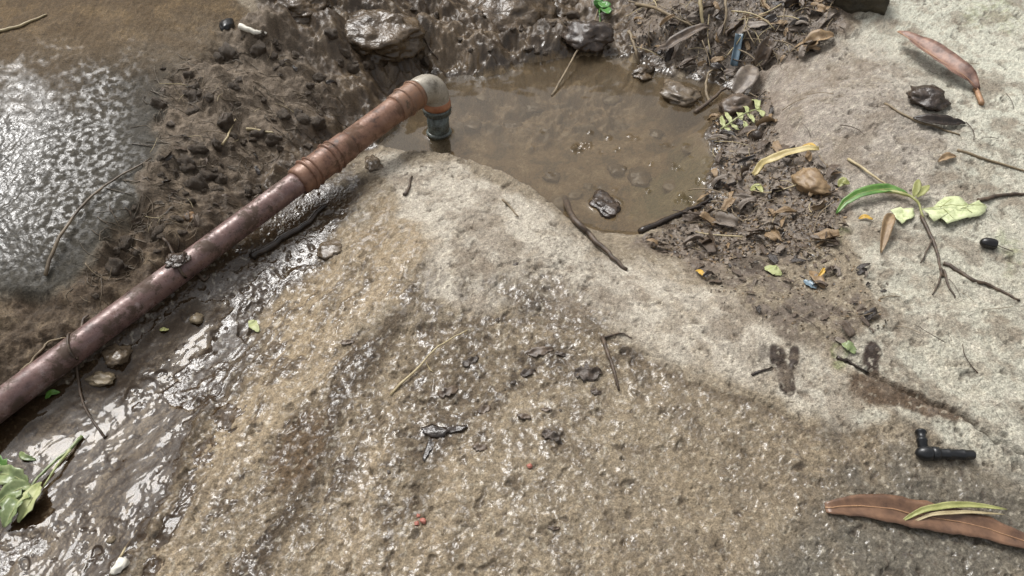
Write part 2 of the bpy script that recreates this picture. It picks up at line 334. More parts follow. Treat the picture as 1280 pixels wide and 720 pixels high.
lay(srgb(84, 70, 56), m_crackwet); lay(srgb(40, 34, 28), smooth(2.6, .8, line_d(U0 + .5 * _wx2, V0 + .5 * _wy2, [(1058, 452), (1100, 474), (1150, 497), (1205, 520), (1240, 546), (1300, 576)])) * .8)
lay(srgb(56, 48, 40), pock * slabness * .7 * smooth(-.1, .4, n1 + n2))
lay(srgb(70, 60, 50), pits * .55)
bedc = smooth(0.008, -0.01, sd)
lay(srgb(128, 110, 84), bedc); lay(srgb(84, 74, 58), bedc * smooth(.02, .3, n2 + .4 * n3) * .75); lay(srgb(158, 143, 118), bedc * smooth(.08, .35, -n2 + .3 * n3) * .6)
lay(srgb(72, 70, 58), bedc * np.maximum(blob(640, 235, 80, 28, 28), blob(530, 185, 60, 26, 10)) * .6); lay(srgb(120, 122, 92), bedc * blob(850, 210, 50, 40) * .5)
bankline = smooth(0.05, 0.004, sd) * (sd > 0) * smooth(1, .2, slabness); lay(srgb(58, 50, 42), bankline * .7)
speck = fbm(X, Y, .0095, 2, 111); dirtn = fbm(X, Y, .35, 4, 112)
lay(srgb(70, 60, 50), slabness * smooth(.30, .42, speck) * smooth(-.2, .3, dirtn) * .7)
lay(srgb(186, 178, 160), slabness * smooth(.30, .45, -speck) * (.3 + .15 * m_pale))
lay(srgb(110, 98, 84), m_pale * slabness * smooth(.02, .25, fbm(X, Y, .11, 5, 113, gain=.65)) * .55)
C *= (1 + 0.42 * n4 + 0.22 * n3)[..., None]
C = np.clip(C, .01, .8)

WET = np.zeros((NR, NC)) + 0.25
def wet(v, m):
    global WET
    m = np.clip(m, 0, 1); WET = WET * (1 - m) + v * m
wet(.08, m_pale); wet(.88, m_wetc * (.9 + .5 * n2)); wet(.70, m_tan * .8); wet(.75, left_half * slabness * smooth(300, 420, V0) * (.8 + .6 * n2)); wet(.85, m_patch); wet(.93, m_gully); wet(.62, earth)
wet(.6, m_back * (.8 + .5 * n2)); wet(.93, m_ledge); WET = WET - m_ledge * smooth(20, 210, UW + .35 * VW) * (.25 + .6 * smooth(.1, -.25, fbm(X, Y, .014, 3, 123))); wet(.22, m_ledge * smooth(150, 0, VW - .15 * (200 - UW) + 50 * n2 + 40 * n3)); wet(.55, m_litter); wet(.9, m_right_dark); wet(.45, m_foot); wet(.4, m_crackwet)
wet(.35, M([(-140, 395), (60, 355), (140, 300), (200, 260), (260, 280), (100, 425), (-60, 530)], 40, 1)); wet(.95, bankline); wet(.7, m_step)
wet(.35, M([(200, 80), (330, 40), (390, 110), (330, 180), (270, 240), (200, 260), (180, 150)], 40, 1))
wet(.92, fz * smooth(.0, .3, fan + .3 * n2) * .8); wet(.45, fz * smooth(.1, .35, -fan + .2 * n2) * .6)
wet(.35, m_sand * smooth(.0, .3, n2 + n1) * .3)
WET = WET - slabness * (1 - .8 * m_gully) * .55 * smooth(.16, -.16, fbm(X, Y, .013, 3, 121) + .35 * fan + .15 * n2)
WET = np.clip(WET + .12 * n3, 0, 1)

# ------------------------------------------------------------------ materials
def new_mat(name):
    m = bpy.data.materials.new(name); m.use_nodes = True
    t = m.node_tree; b = t.nodes['Principled BSDF']; return m, t, b
def ground_mat():
    m, t, b = new_mat('wet_ground')
    a = t.nodes.new('ShaderNodeAttribute'); a.attribute_name = 'tint'
    g = t.nodes.new('ShaderNodeAttribute'); g.attribute_name = 'wet'
    co = t.nodes.new('ShaderNodeNewGeometry')
    n = t.nodes.new('ShaderNodeTexNoise'); n.inputs['Scale'].default_value = 420; n.inputs['Detail'].default_value = 4
    t.links.new(co.outputs['Position'], n.inputs['Vector'])
    mr = t.nodes.new('ShaderNodeMapRange'); mr.inputs['To Min'].default_value = .6; mr.inputs['To Max'].default_value = 1.4
    mr.inputs['From Min'].default_value = .3; mr.inputs['From Max'].default_value = .7
    t.links.new(n.outputs['Fac'], mr.inputs['Value'])
    mx = t.nodes.new('ShaderNodeVectorMath'); mx.operation = 'SCALE'
    t.links.new(a.outputs['Color'], mx.inputs[0]); t.links.new(mr.outputs[0], mx.inputs['Scale'])
    t.links.new(mx.outputs[0], b.inputs['Base Color'])
    rr = t.nodes.new('ShaderNodeMapRange'); rr.inputs['To Min'].default_value = .85; rr.inputs['To Max'].default_value = .07; rr.inputs['From Min'].default_value = .36; rr.inputs['From Max'].default_value = .80
    t.links.new(g.outputs['Fac'], rr.inputs['Value']); t.links.new(rr.outputs[0], b.inputs['Roughness'])
    sp = t.nodes.new('ShaderNodeMapRange'); sp.inputs['To Min'].default_value = .25; sp.inputs['To Max'].default_value = .55
    t.links.new(g.outputs['Fac'], sp.inputs['Value']); t.links.new(sp.outputs[0], b.inputs['Specular IOR Level'])
    n2 = t.nodes.new('ShaderNodeTexNoise'); n2.inputs['Scale'].default_value = 230; n2.inputs['Detail'].default_value = 5
    t.links.new(co.outputs['Position'], n2.inputs['Vector'])
    bp = t.nodes.new('ShaderNodeBump'); bp.inputs['Strength'].default_value = .9; bp.inputs['Distance'].default_value = .003
    bs = t.nodes.new('ShaderNodeMapRange'); bs.inputs['To Min'].default_value = .95; bs.inputs['To Max'].default_value = .22   # a film of water fills the pores
    t.links.new(g.outputs['Fac'], bs.inputs['Value']); t.links.new(bs.outputs[0], bp.inputs['Strength'])
    t.links.new(n2.outputs['Fac'], bp.inputs['Height']); t.links.new(bp.outputs[0], b.inputs['Normal'])
    return m
def water_mat(name, tint, silt, silt_amount):
    m, t, b = new_mat(name); t.nodes.remove(b); out = t.nodes['Material Output']
    tr = t.nodes.new('ShaderNodeBsdfTransparent'); tr.inputs[0].default_value = (*tint, 1)
    df = t.nodes.new('ShaderNodeBsdfDiffuse'); df.inputs[0].default_value = (*silt, 1)
    gl = t.nodes.new('ShaderNodeBsdfGlossy'); gl.inputs['Roughness'].default_value = 0.03
    fr = t.nodes.new('ShaderNodeFresnel'); fr.inputs[0].default_value = 1.33
    m1 = t.nodes.new('ShaderNodeMixShader'); m1.inputs[0].default_value = silt_amount
    m2 = t.nodes.new('ShaderNodeMixShader')
    t.links.new(tr.outputs[0], m1.inputs[1]); t.links.new(df.outputs[0], m1.inputs[2])
    t.links.new(fr.outputs[0], m2.inputs[0]); t.links.new(m1.outputs[0], m2.inputs[1]); t.links.new(gl.outputs[0], m2.inputs[2])
    t.links.new(m2.outputs[0], out.inputs['Surface'])
    return m
def mat(name, c1, c2=None, rough=.6, scale=60, bump=.3, dist=.001, spec=.5, metal=0.0, lo=.35, hi=.65, trans=0.0):
    """two-tone noise colour, speckled roughness and fine relief"""
    m, t, b = new_mat(name)
    co = t.nodes.new('ShaderNodeTexCoord')
    n = t.nodes.new('ShaderNodeTexNoise'); n.inputs['Scale'].default_value = scale; n.inputs['Detail'].default_value = 6; n.inputs['Roughness'].default_value = .65
    t.links.new(co.outputs['Object'], n.inputs['Vector'])
    r = t.nodes.new('ShaderNodeValToRGB'); r.color_ramp.elements[0].position = lo; r.color_ramp.elements[1].position = hi
    r.color_ramp.elements[0].color = (*c1, 1); r.color_ramp.elements[1].color = (*(c2 if c2 is not None else c1), 1)
    t.links.new(n.outputs['Fac'], r.inputs[0]); t.links.new(r.outputs[0], b.inputs['Base Color'])
    b.inputs['Roughness'].default_value = rough; b.inputs['Specular IOR Level'].default_value = spec; b.inputs['Metallic'].default_value = metal
    n2 = t.nodes.new('ShaderNodeTexNoise'); n2.inputs['Scale'].default_value = scale * 4; n2.inputs['Detail'].default_value = 4
    t.links.new(co.outputs['Object'], n2.inputs['Vector'])
    bp = t.nodes.new('ShaderNodeBump'); bp.inputs['Strength'].default_value = bump; bp.inputs['Distance'].default_value = dist
    t.links.new(n2.outputs['Fac'], bp.inputs['Height']); t.links.new(bp.outputs[0], b.inputs['Normal'])
    return m
G_MAT = ground_mat()

# ------------------------------------------------------------------ building the ground
def tag(o, label=None, cat=None, group=None, kind=None):
    if label: o['label'] = label
    if cat: o['category'] = cat
    if group: o['group'] = group
    if kind: o['kind'] = kind
    return o
gx = np.stack([X, Y, Z], -1)
du = np.gradient(gx, axis=1); dv = np.gradient(gx, axis=0)
NRM = np.cross(du, dv); NRM /= np.linalg.norm(NRM, axis=-1, keepdims=True); NRM *= np.sign(NRM[..., 2:3])
def sheet(name, face_mask, zz, material, attrs=True, nrm=None):
    """a sheet cut out of the survey grid; face_mask is (NR-1, NC-1)"""
    j, i = np.nonzero(face_mask); a = j * NC + i
    quads = np.stack([a, a + 1, a + 1 + NC, a + NC], 1)
    used, inv = np.unique(quads, return_inverse=True); inv = inv.reshape(-1, 4)
    me = bpy.data.meshes.new(name); nv, nf = len(used), len(quads)
    me.vertices.add(nv); me.loops.add(nf * 4); me.polygons.add(nf)
    co = np.stack([X.ravel()[used], Y.ravel()[used], zz.ravel()[used]], 1)
    me.vertices.foreach_set('co', co.astype(np.float32).ravel())
    me.loops.foreach_set('vertex_index', inv.astype(np.int32).ravel())
    me.polygons.foreach_set('loop_start', np.arange(0, nf * 4, 4, dtype=np.int32))
    me.polygons.foreach_set('loop_total', np.full(nf, 4, np.int32))
    me.polygons.foreach_set('use_smooth', np.ones(nf, bool))
    me.update(calc_edges=True)
    if attrs:
        at_ = me.attributes.new('tint', 'FLOAT_COLOR', 'POINT')
        c4 = np.c_[C.reshape(-1, 3)[used], np.ones(nv)]; at_.data.foreach_set('color', c4.astype(np.float32).ravel())
        aw = me.attributes.new('wet', 'FLOAT', 'POINT'); aw.data.foreach_set('value', WET.ravel()[used].astype(np.float32))
    if nrm is not None:
        me.normals_split_custom_set_from_vertices(nrm.reshape(-1, 3)[used].astype(np.float32))
    me.materials.append(material)
    o = bpy.data.objects.new(name, me); COL.objects.link(o); return o
def fc(a): return (a[:-1, :-1] + a[1:, :-1] + a[:-1, 1:] + a[1:, 1:]) / 4
score = np.stack([fc(slabness) * 1.0 + .05, fc(earth) * (1 - fc(m_back)) * 1.1, fc(m_back) * 1.2 * (fc(sd) > 0), fc(m_ledge) * 1.2, fc(m_gully) * 1.25 * (1 - fc(earth)), (fc(sd) < 0) * 3.0, fc(m_litter) * 1.3 * (fc(sd) > 0)], 0)
reg = score.argmax(0)
for k, (nm, lb) in enumerate([
        ('rock_slab', 'worn pale brown rock slab sloping below the pool, part dry and part wet'),
        ('earth_bank', 'dark brown earth bank with matted roots beside the rusty pipe'),
        ('mud_bank', 'wet shiny mud bank rising behind the pool'),
        ('rock_ledge', 'wet glistening dark rock ledge above the earth bank'),
        ('muddy_gully', 'dark wet mud channel running below the rusty pipe'),
        ('pool_bed', 'silty brown bed under the water of the small pool'),
        ('litter_soil', 'grey brown soil under the leaf litter round the pool')]):
    o = sheet(nm, reg == k, Z, G_MAT, nrm=NRM); tag(o, lb, nm.replace('_', ' '), kind='structure')
W_POOL = water_mat('pool_water', (.76, .72, .65), tuple(srgb(120, 106, 86)), .30)
W_FILM = water_mat('film_water', (.76, .68, .56), tuple(srgb(66, 52, 38)), .40)
pm = (fc(sd) < 0.03) & (fc(POOLW - Z) > -0.004)
tag(sheet('pool_water', pm, POOLW, W_POOL, attrs=False), 'still murky brown water filling the small pool', 'water', kind='structure')
fm = (fc(film_on) > .15) & (fc(FILM - Z) > -0.0015)
tag(sheet('water_film', fm, FILM, W_FILM, attrs=False), 'thin film of muddy water shining on the ground', 'water', kind='structure')

# the land further out, reaching to the horizon
def axis(a, b, fine, far, n_far):
    mid_ = np.arange(a, b + fine, fine); k = (np.geomspace(1, far, n_far) - 1)
    return np.r_[(a - k[1:])[::-1], mid_, b + k[1:]]
ax_, ay_ = axis(-3, 3, .1, 140, 26), axis(-2.0, 4.5, .1, 140, 26)
OX, OY = np.meshgrid(ax_, ay_)
OZ = macro(OX, OY)
_v = np.interp(OY, YR, VROW, left=900, right=-900); _s = OX / ((OY * CP + CAM_H * SP) / FPX)
inside = np.minimum(np.minimum(1000 - np.abs(_s), 640 - _v), _v + 478)
OZ = OZ + 0.05 * fbm(OX, OY, .8, 4, 201) * smooth(0, -300, inside) - 0.008 - 0.35 * smooth(0, 60, inside)
mo, to, bo = new_mat('forest_floor')
gp = to.nodes.new('ShaderNodeNewGeometry'); nz = to.nodes.new('ShaderNodeTexNoise'); nz.inputs['Scale'].default_value = 9; nz.inputs['Detail'].default_value = 12; nz.inputs['Roughness'].default_value = .7
to.links.new(gp.outputs['Position'], nz.inputs['Vector'])
cr = to.nodes.new('ShaderNodeValToRGB'); cr.color_ramp.elements[0].position = .35; cr.color_ramp.elements[1].position = .68
cr.color_ramp.elements[0].color = (.045, .034, .022, 1); cr.color_ramp.elements[1].color = (.17, .145, .10, 1)
to.links.new(nz.outputs['Fac'], cr.inputs[0]); to.links.new(cr.outputs[0], bo.inputs['Base Color']); bo.inputs['Roughness'].default_value = .9
bpo = to.nodes.new('ShaderNodeBump'); bpo.inputs['Strength'].default_value = .8; bpo.inputs['Distance'].default_value = .03
to.links.new(nz.outputs['Fac'], bpo.inputs['Height']); to.links.new(bpo.outputs[0], bo.inputs['Normal'])
rr_, cc_ = OX.shape
idx = np.arange(rr_ * cc_).reshape(rr_, cc_)
q = np.stack([idx[:-1, :-1], idx[:-1, 1:], idx[1:, 1:], idx[1:, :-1]], -1).reshape(-1, 4)
mg = bpy.data.meshes.new('ground'); mg.from_pydata(np.stack([OX, OY, OZ], -1).reshape(-1, 3).tolist(), [], q.tolist())
mg.polygons.foreach_set('use_smooth', np.ones(len(q), bool)); mg.materials.append(mo)
og = bpy.data.objects.new('ground', mg); COL.objects.link(og); tag(og, 'brown forest floor round the spring, with an unseen slope added for dark reflections', 'ground', kind='structure')
#OBJECTS
# ------------------------------------------------------------------ where a line of sight meets the ground
SURF = np.where(sd < 0.03, np.maximum(Z, POOLW), Z)
def height(x, y, grid=Z):
    r = np.clip(np.interp(y, YR, np.arange(NR)), 0, NR - 1.001)
    c = np.clip(np.interp(x / ((y * CP + CAM_H * SP) / FPX), SCOL, np.arange(NC)), 0, NC - 1.001)
    r0 = r.astype(int); c0 = c.astype(int); fr, fc_ = r - r0, c - c0
    return (grid[r0, c0] * (1 - fr) * (1 - fc_) + grid[r0 + 1, c0] * fr * (1 - fc_) + grid[r0, c0 + 1] * (1 - fr) * fc_ + grid[r0 + 1, c0 + 1] * fr * fc_)
_TS = np.linspace(0.0, 1.0, 700)
def hit(px, py, water=False):
    g = SURF if water else Z
    d = ray(px, py); d = d / -d[2]
    s = 0.55 + _TS * 0.70                                       # metres of drop below the camera
    x, y = d[0] * s, d[1] * s; z = CAM_H - s
    b = z < height(x, y, g); k = int(np.argmax(b)) if b.any() else 350
    return Vector((x[k], y[k], float(height(x[k:k + 1], y[k:k + 1], g)[0])))
def hz(x, y, water=False): return float(height(np.array([x]), np.array([y]), SURF if water else Z)[0])
def gnormal(p, e=.012):
    gx_ = (hz(p.x + e, p.y) - hz(p.x - e, p.y)) / (2 * e); gy_ = (hz(p.x, p.y + e) - hz(p.x, p.y - e)) / (2 * e)
    return Vector((-gx_, -gy_, 1)).normalized()

# ------------------------------------------------------------------ mesh helpers
class MB:
    def __init__(s): s.v = []; s.f = []
    def add(s, v, f):
        o = len(s.v); s.v += [tuple(x) for x in v]; s.f += [tuple(i + o for i in q) for q in f]; return s
    def build(s, name, m, parent=None, smooth_=True):
        me = bpy.data.meshes.new(name); me.from_pydata(s.v, [], s.f); me.materials.append(m)
        me.polygons.foreach_set('use_smooth', [smooth_] * len(me.polygons))
        o = bpy.data.objects.new(name, me); COL.objects.link(o); o.parent = parent
        return o
def spline(pts, n):
    """smooth path through points"""
    P = [Vector(p) for p in pts]
    if len(P) == 2: return [P[0].lerp(P[1], i / (n - 1)) for i in range(n)]
    P = [P[0] * 2 - P[1]] + P + [P[-1] * 2 - P[-2]]
    out = []; m = len(P) - 3
    for i in range(n):
        t = i / (n - 1) * m; k = min(int(t), m - 1); u = t - k
        a, b, c, d = P[k:k + 4]
        out.append(0.5 * ((2 * b) + (c - a) * u + (2 * a - 5 * b + 4 * c - d) * u * u + (3 * b - a - 3 * c + d) * u ** 3))
    return out
def tube(mb, path, rad, seg=8, cap=True):
    path = [Vector(p) for p in path]; n = len(path)
    rad = [rad] * n if not hasattr(rad, '__len__') else rad
    v, f = [], []; up = None
    for i, p in enumerate(path):
        t = (path[min(i + 1, n - 1)] - path[max(i - 1, 0)]).normalized()
        if up is None:
            up = Vector((0, 0, 1)) if abs(t.z) < .9 else Vector((1, 0, 0))
        a = (up - t * up.dot(t)).normalized(); up = a; b = t.cross(a)
        for k in range(seg):
            an = 2 * math.pi * k / seg; v.append(p + (a * math.cos(an) + b * math.sin(an)) * rad[i])
    for i in range(n - 1):
        for k in range(seg):
            q = (k + 1) % seg; f.append((i * seg + k, i * seg + q, (i + 1) * seg + q, (i + 1) * seg + k))
    if cap: f.append(tuple(range(seg))[::-1]); f.append(tuple(range((n - 1) * seg, n * seg)))
    return mb.add(v, f)
def ribbon(mb, path, widths, up=Vector((0, 0, 1)), fold=0.0, thick=.0007, across=5, ragged=0.0, seed=0, curl=0.0):
    """a leaf or blade: a strip along path, creased along the middle, with an upper and a lower face"""
    path = [Vector(p) for p in path]; n = len(path); top, bot = [], []
    for i, p in enumerate(path):
        t = (path[min(i + 1, n - 1)] - path[max(i - 1, 0)]).normalized()
        side = t.cross(up).normalized(); nn = side.cross(t).normalized()
        w_ = widths[i] if hasattr(widths, '__len__') else widths
        for k in range(across):
            e = 2 * k / (across - 1) - 1
            j = 1 + ragged * mnoise.noise(Vector((i * .9 + seed * 7.1, (3.3 if e > 0 else -3.3), seed)))
            h = fold * abs(e) * w_ + curl * w_ * math.sin(i * 1.1 + e * 2 + seed)
            q = p + side * (e * w_ * .5 * j) + nn * h
            top.append(q + nn * thick * .5); bot.append(q - nn * thick * .5)
    f = []; N = n * across
    for i in range(n - 1):
        for k in range(across - 1):
            a = i * across + k; f.append((a, a + 1, a + across + 1, a + across)); f.append((N + a, N + a + across, N + a + across + 1, N + a + 1))
        for k in (0, across - 1):
            a = i * across + k; b = a + across
            f.append((a, b, N + b, N + a) if k == 0 else (b, a, N + a, N + b))
    for i in (0, n - 1):
        for k in range(across - 1):
            a = i * across + k; f.append((a + 1, a, N + a, N + a + 1) if i == 0 else (a, a + 1, N + a + 1, N + a))
    return mb.add(top + bot, f)
_ico = {}
def ico(sub):
    if sub not in _ico:
        bm = bmesh.new(); bmesh.ops.create_icosphere(bm, subdivisions=sub, radius=1)
        _ico[sub] = ([v.co.copy() for v in bm.verts], [tuple(v.index for v in f.verts) for f in bm.faces]); bm.free()
    return _ico[sub]
def rock(mb, c, size, seed=0, rough=.25, sub=3, rot=None, facet=0.0):
    vs, fs = ico(sub); sx, sy, sz = size; out = []
    off = Vector((seed * 3.7, seed * -1.9, seed * 5.3)); rot = rot or Matrix.Rotation(seed * 1.7, 3, 'Z')
    cuts = [Vector((math.sin(seed + i * 2.1), math.cos(seed * 2 + i * 1.3), math.sin(seed * .7 + i * 3.1))).normalized() for i in range(7)]
    for p in vs:
        q = p.copy()
        for cdir in cuts:
            ex = q.dot(cdir) - .78
            if ex > 0: q -= cdir * ex * facet
        d = 1 + rough * (mnoise.noise(q * 1.3 + off) + .5 * mnoise.noise(q * 3.1 + off) + .28 * mnoise.noise(q * 7 + off) + .15 * mnoise.noise(q * 15 + off))
        q = q * d; out.append(Vector(c) + rot @ Vector((q.x * sx, q.y * sy, q.z * sz)))
    return mb.add(out, fs)
def empty(name, loc, label, cat, group=None):
    o = bpy.data.objects.new(name, None); COL.objects.link(o); o.location = loc; o.empty_display_size = .02
    return tag(o, label, cat, group)
def adopt(parent, *kids):
    for k in kids:
        k.parent = parent; k.matrix_parent_inverse = parent.matrix_world.inverted() if False else Matrix.Translation(-parent.location)
    return parent
def drape(px_pts, lift=.002, n=None, water=False, lifts=None, slack=0.35):
    """a path of pixels laid on the ground, bridging the hollows a little"""
    n = n or max(8, 4 * len(px_pts))
    fl = spline([(a[0], a[1], 0) for a in px_pts], n)
    P = [hit(p.x, p.y, water) for p in fl]
    zz = [p.z for p in P]
    out = []
    for i, p in enumerate(P):
        lo, hi_ = max(0, i - 2), min(n, i + 3)
        zs = max(p.z, p.z * (1 - slack) + slack * max(zz[lo:hi_]))
        l = lift if lifts is None else float(np.interp(i / (n - 1), np.linspace(0, 1, len(lifts)), lifts))
        out.append(Vector((p.x, p.y, zs + l)))
    return out
def mpp(px, py):
    p = hit(px, py); return (p.y * CP - (p.z - CAM_H) * SP) / FPX      # metres per photo pixel there

# ------------------------------------------------------------------ object materials
S = lambda r, g, b: tuple(srgb(r, g, b))
M_STRAW = mat('straw', S(150, 134, 100), S(184, 170, 134), .55, 40)
M_STRAW_D = mat('weathered_straw', S(104, 90, 70), S(140, 124, 98), .6, 40)
M_TWIG = mat('twig_bark', S(52, 42, 34), S(92, 76, 60), .55, 90, .6)
M_TWIG_W = mat('wet_dark_twig', S(32, 27, 23), S(58, 48, 40), .22, 90, .5)
M_DEAD = mat('rotting_leaf', S(58, 47, 38), S(104, 88, 72), .45, 70, .6)
M_DEAD2 = mat('grey_leaf', S(92, 82, 74), S(132, 120, 106), .5, 70, .5)
M_DEAD3 = mat('tan_leaf', S(112, 90, 64), S(150, 126, 94), .5, 70, .5)
M_RUSSET = mat('russet_leaf', S(74, 54, 42), S(124, 94, 72), .32, 30, .6)
M_RUSSET_G = mat('greyed_russet_leaf', S(78, 54, 46), S(150, 116, 98), .5, 38, .6)
M_RIB = mat('leaf_midrib', S(138, 104, 76), S(166, 130, 98), .45, 60)
M_GREEN = mat('fresh_green_leaf', S(66, 104, 40), S(96, 134, 58), .4, 60, .2)
M_CLOVER = mat('bright_clover', S(54, 104, 42), S(82, 134, 60), .35, 60, .2)
M_PALE = mat('bleached_green_leaf', S(138, 146, 92), S(172, 174, 128), .55, 60, .4)
M_TORN = mat('torn_leaf_flesh', S(152, 162, 110), S(196, 202, 158), .5, 90, .7, lo=.3, hi=.55)
M_WILT = mat('wilted_green_leaf', S(88, 104, 62), S(142, 152, 108), .3, 45, .5)
M_YEL = mat('yellow_petal', S(170, 132, 44), S(198, 162, 72), .5, 60, .2)
M_YSTRAW = mat('yellow_blade', S(158, 140, 88), S(184, 168, 116), .45, 50, .3)
M_LIME = mat('yellow_green_blade', S(128, 130, 74), S(160, 160, 104), .4, 50, .3)
M_BLACKP = mat('black_plastic', S(20, 21, 23), S(30, 31, 33), .3, 80, .15)
M_SEED = mat('glossy_black_seed', S(20, 19, 20), S(32, 30, 30), .25, 80, .2)
M_BLUEP = mat('faded_blue_plastic', S(84, 104, 118), S(116, 134, 144), .3, 40, .2)
M_WHITE = mat('white_scrap', S(206, 200, 184), S(226, 222, 210), .5, 50, .3)
M_PINK = mat('pink_crumb', S(150, 88, 74), S(170, 112, 96), .5, 80, .3)
M_STONE = mat('wet_stone', S(74, 63, 50), S(112, 98, 80), .25, 45, .7, .002)
M_STONE_P = mat('pale_stone', S(98, 86, 68), S(132, 118, 94), .4, 50, .6, .002)
M_MUDROCK = mat('muddy_rock', S(54, 44, 33), S(96, 80, 60), .26, 16, .9, .006)
M_DARKROCK = mat('dark_mossy_rock', S(42, 38, 28), S(74, 66, 50), .6, 30, .8, .004)
M_ORANGE = mat('orange_stone', S(100, 74, 44), S(128, 96, 58), .6, 60, .5)
M_CLOD = mat('wet_clod', S(44, 36, 31), S(76, 64, 54), .2, 60, .8, .002)
M_CLODM = mat('damp_bark', S(46, 38, 31), S(78, 65, 53), .45, 60, .8, .002)
M_FIBRE = mat('root_fibre', S(62, 52, 41), S(116, 102, 82), .5, 30, .3)

def iron_mat(name, base, rust, dark, pos, scale=30, rough=.34, pale=None):
    m, t, b = new_mat(name); co = t.nodes.new('ShaderNodeTexCoord')
    n = t.nodes.new('ShaderNodeTexNoise'); n.inputs['Scale'].default_value = scale; n.inputs['Detail'].default_value = 8; n.inputs['Roughness'].default_value = .7
    t.links.new(co.outputs['Object'], n.inputs['Vector'])
    r = t.nodes.new('ShaderNodeValToRGB'); e = r.color_ramp.elements
    e[0].position = pos[0]; e[0].color = (*dark, 1); e[1].position = pos[2]; e[1].color = (*rust, 1)
    k = e.new(pos[1]); k.color = (*base, 1)
    if pale is not None: k2 = e.new(min(pos[2] + .08, 1)); k2.color = (*pale, 1)
    t.links.new(n.outputs['Fac'], r.inputs[0]); t.links.new(r.outputs[0], b.inputs['Base Color'])
    n2 = t.nodes.new('ShaderNodeTexNoise'); n2.inputs['Scale'].default_value = scale * 5; n2.inputs['Detail'].default_value = 6
    t.links.new(co.outputs['Object'], n2.inputs['Vector'])
    mr = t.nodes.new('ShaderNodeMapRange'); mr.inputs['From Min'].default_value = .3; mr.inputs['From Max'].default_value = .7
    mr.inputs['To Min'].default_value = rough - .12; mr.inputs['To Max'].default_value = rough + .22
    t.links.new(n2.outputs['Fac'], mr.inputs['Value']); t.links.new(mr.outputs[0], b.inputs['Roughness'])
    bp = t.nodes.new('ShaderNodeBump'); bp.inputs['Strength'].default_value = .5; bp.inputs['Distance'].default_value = .0012
    t.links.new(n2.outputs['Fac'], bp.inputs['Height']); t.links.new(bp.outputs[0], b.inputs['Normal'])
    b.inputs['Metallic'].default_value = .15
    return m
def muddy(m, amount=.58, c=None):
    """dried mud and scale sticking to the metal"""
    t = m.node_tree; b = t.nodes['Principled BSDF']; src = b.inputs['Base Color'].links[0].from_socket; co = t.nodes.new('ShaderNodeTexCoord')
    n = t.nodes.new('ShaderNodeTexNoise'); n.inputs['Scale'].default_value = 16; n.inputs['Detail'].default_value = 10; n.inputs['Roughness'].default_value = .75
    t.links.new(co.outputs['Object'], n.inputs['Vector'])
    r = t.nodes.new('ShaderNodeMapRange'); r.inputs['From Min'].default_value = amount; r.inputs['From Max'].default_value = amount + .06; t.links.new(n.outputs['Fac'], r.inputs['Value'])
    mx = t.nodes.new('ShaderNodeMix'); mx.data_type = 'RGBA'; mx.inputs[7].default_value = (*(c or S(84, 70, 56)), 1)
    t.links.new(r.outputs[0], mx.inputs[0]); t.links.new(src, mx.inputs[6]); t.links.new(mx.outputs[2], b.inputs['Base Color'])
    rs = b.inputs['Roughness'].links[0].from_socket; ad_ = t.nodes.new('ShaderNodeMath'); ad_.operation = 'MULTIPLY_ADD'; ad_.inputs[1].default_value = .4
    t.links.new(r.outputs[0], ad_.inputs[0]); t.links.new(rs, ad_.inputs[2]); t.links.new(ad_.outputs[0], b.inputs['Roughness'])
    return m
I_RUN = iron_mat('purple_brown_iron', S(104, 82, 78), S(116, 92, 86), S(58, 44, 38), (.32, .44, .56), 26, .30, S(140, 122, 118))
I_RUST = iron_mat('rusted_iron', S(116, 84, 67), S(136, 105, 86), S(58, 43, 35), (.34, .46, .62), 30, .40)
I_COLLAR = iron_mat('collar_iron', S(124, 96, 78), S(140, 102, 76), S(58, 46, 40), (.28, .45, .66), 30, .38)
I_GREY = iron_mat('grey_galvanised_iron', S(150, 143, 130), S(172, 164, 150), S(96, 88, 76), (.34, .46, .6), 24, .30, S(186, 180, 168))
I_ORANGE = iron_mat('orange_rust', S(158, 104, 74), S(178, 130, 100), S(96, 66, 50), (.28, .46, .66), 34, .4)
I_TEAL = iron_mat('tarnished_nut_metal', S(82, 86, 80), S(112, 122, 118), S(46, 46, 42), (.3, .48, .66), 40, .25)

muddy(I_RUN, .49, S(78, 62, 52)); muddy(I_RUST, .53, S(96, 72, 56)); muddy(I_GREY, .60, S(112, 92, 74)); muddy(I_COLLAR, .6)
# ------------------------------------------------------------------ the pipe
A, B = Vector(CORNER), Vector(PIPE_B)
adir = (A - B).normalized(); plen = (A - B).length
def along(px):
    """distance from B at which the axis projects to this photo column"""
    lo, hi_ = 0.0, plen
    for _ in range(50):
        m_ = (lo + hi_) / 2; p = B + adir * m_
        if project(p.x, p.y, p.z)[0] < px: lo = m_
        else: hi_ = m_
    return lo
def lathe_run(d0, d1, prof, seg=40, name='run', m=None, wob=0.0):
    mb = MB(); n = len(prof)
    tube(mb, [B + adir * (d0 + (d1 - d0) * f) for f, r in prof], [r * (1 + wob * mnoise.noise(Vector((f * 40, r * 300, 0)))) for f, r in prof], seg)
    return mb.build(name, m)
dA, dB_, dC, dD = along(371), along(436), along(494), along(509)
run = lathe_run(0, dA + .004, [(i / 60, PIPE_R) for i in range(61)], 40, 'pipe_run', I_RUN, .012)
coup = lathe_run(dA, dB_, [(0, PIPE_R * 1.03), (.02, .0285), (.06, .0296), (.16, .0298), (.30, .0300), (.5, .0304), (.7, .0306), (.9, .0306), (.97, .0300), (1, .0280)], 40, 'coupling_sleeve', I_RUST)
rings = []
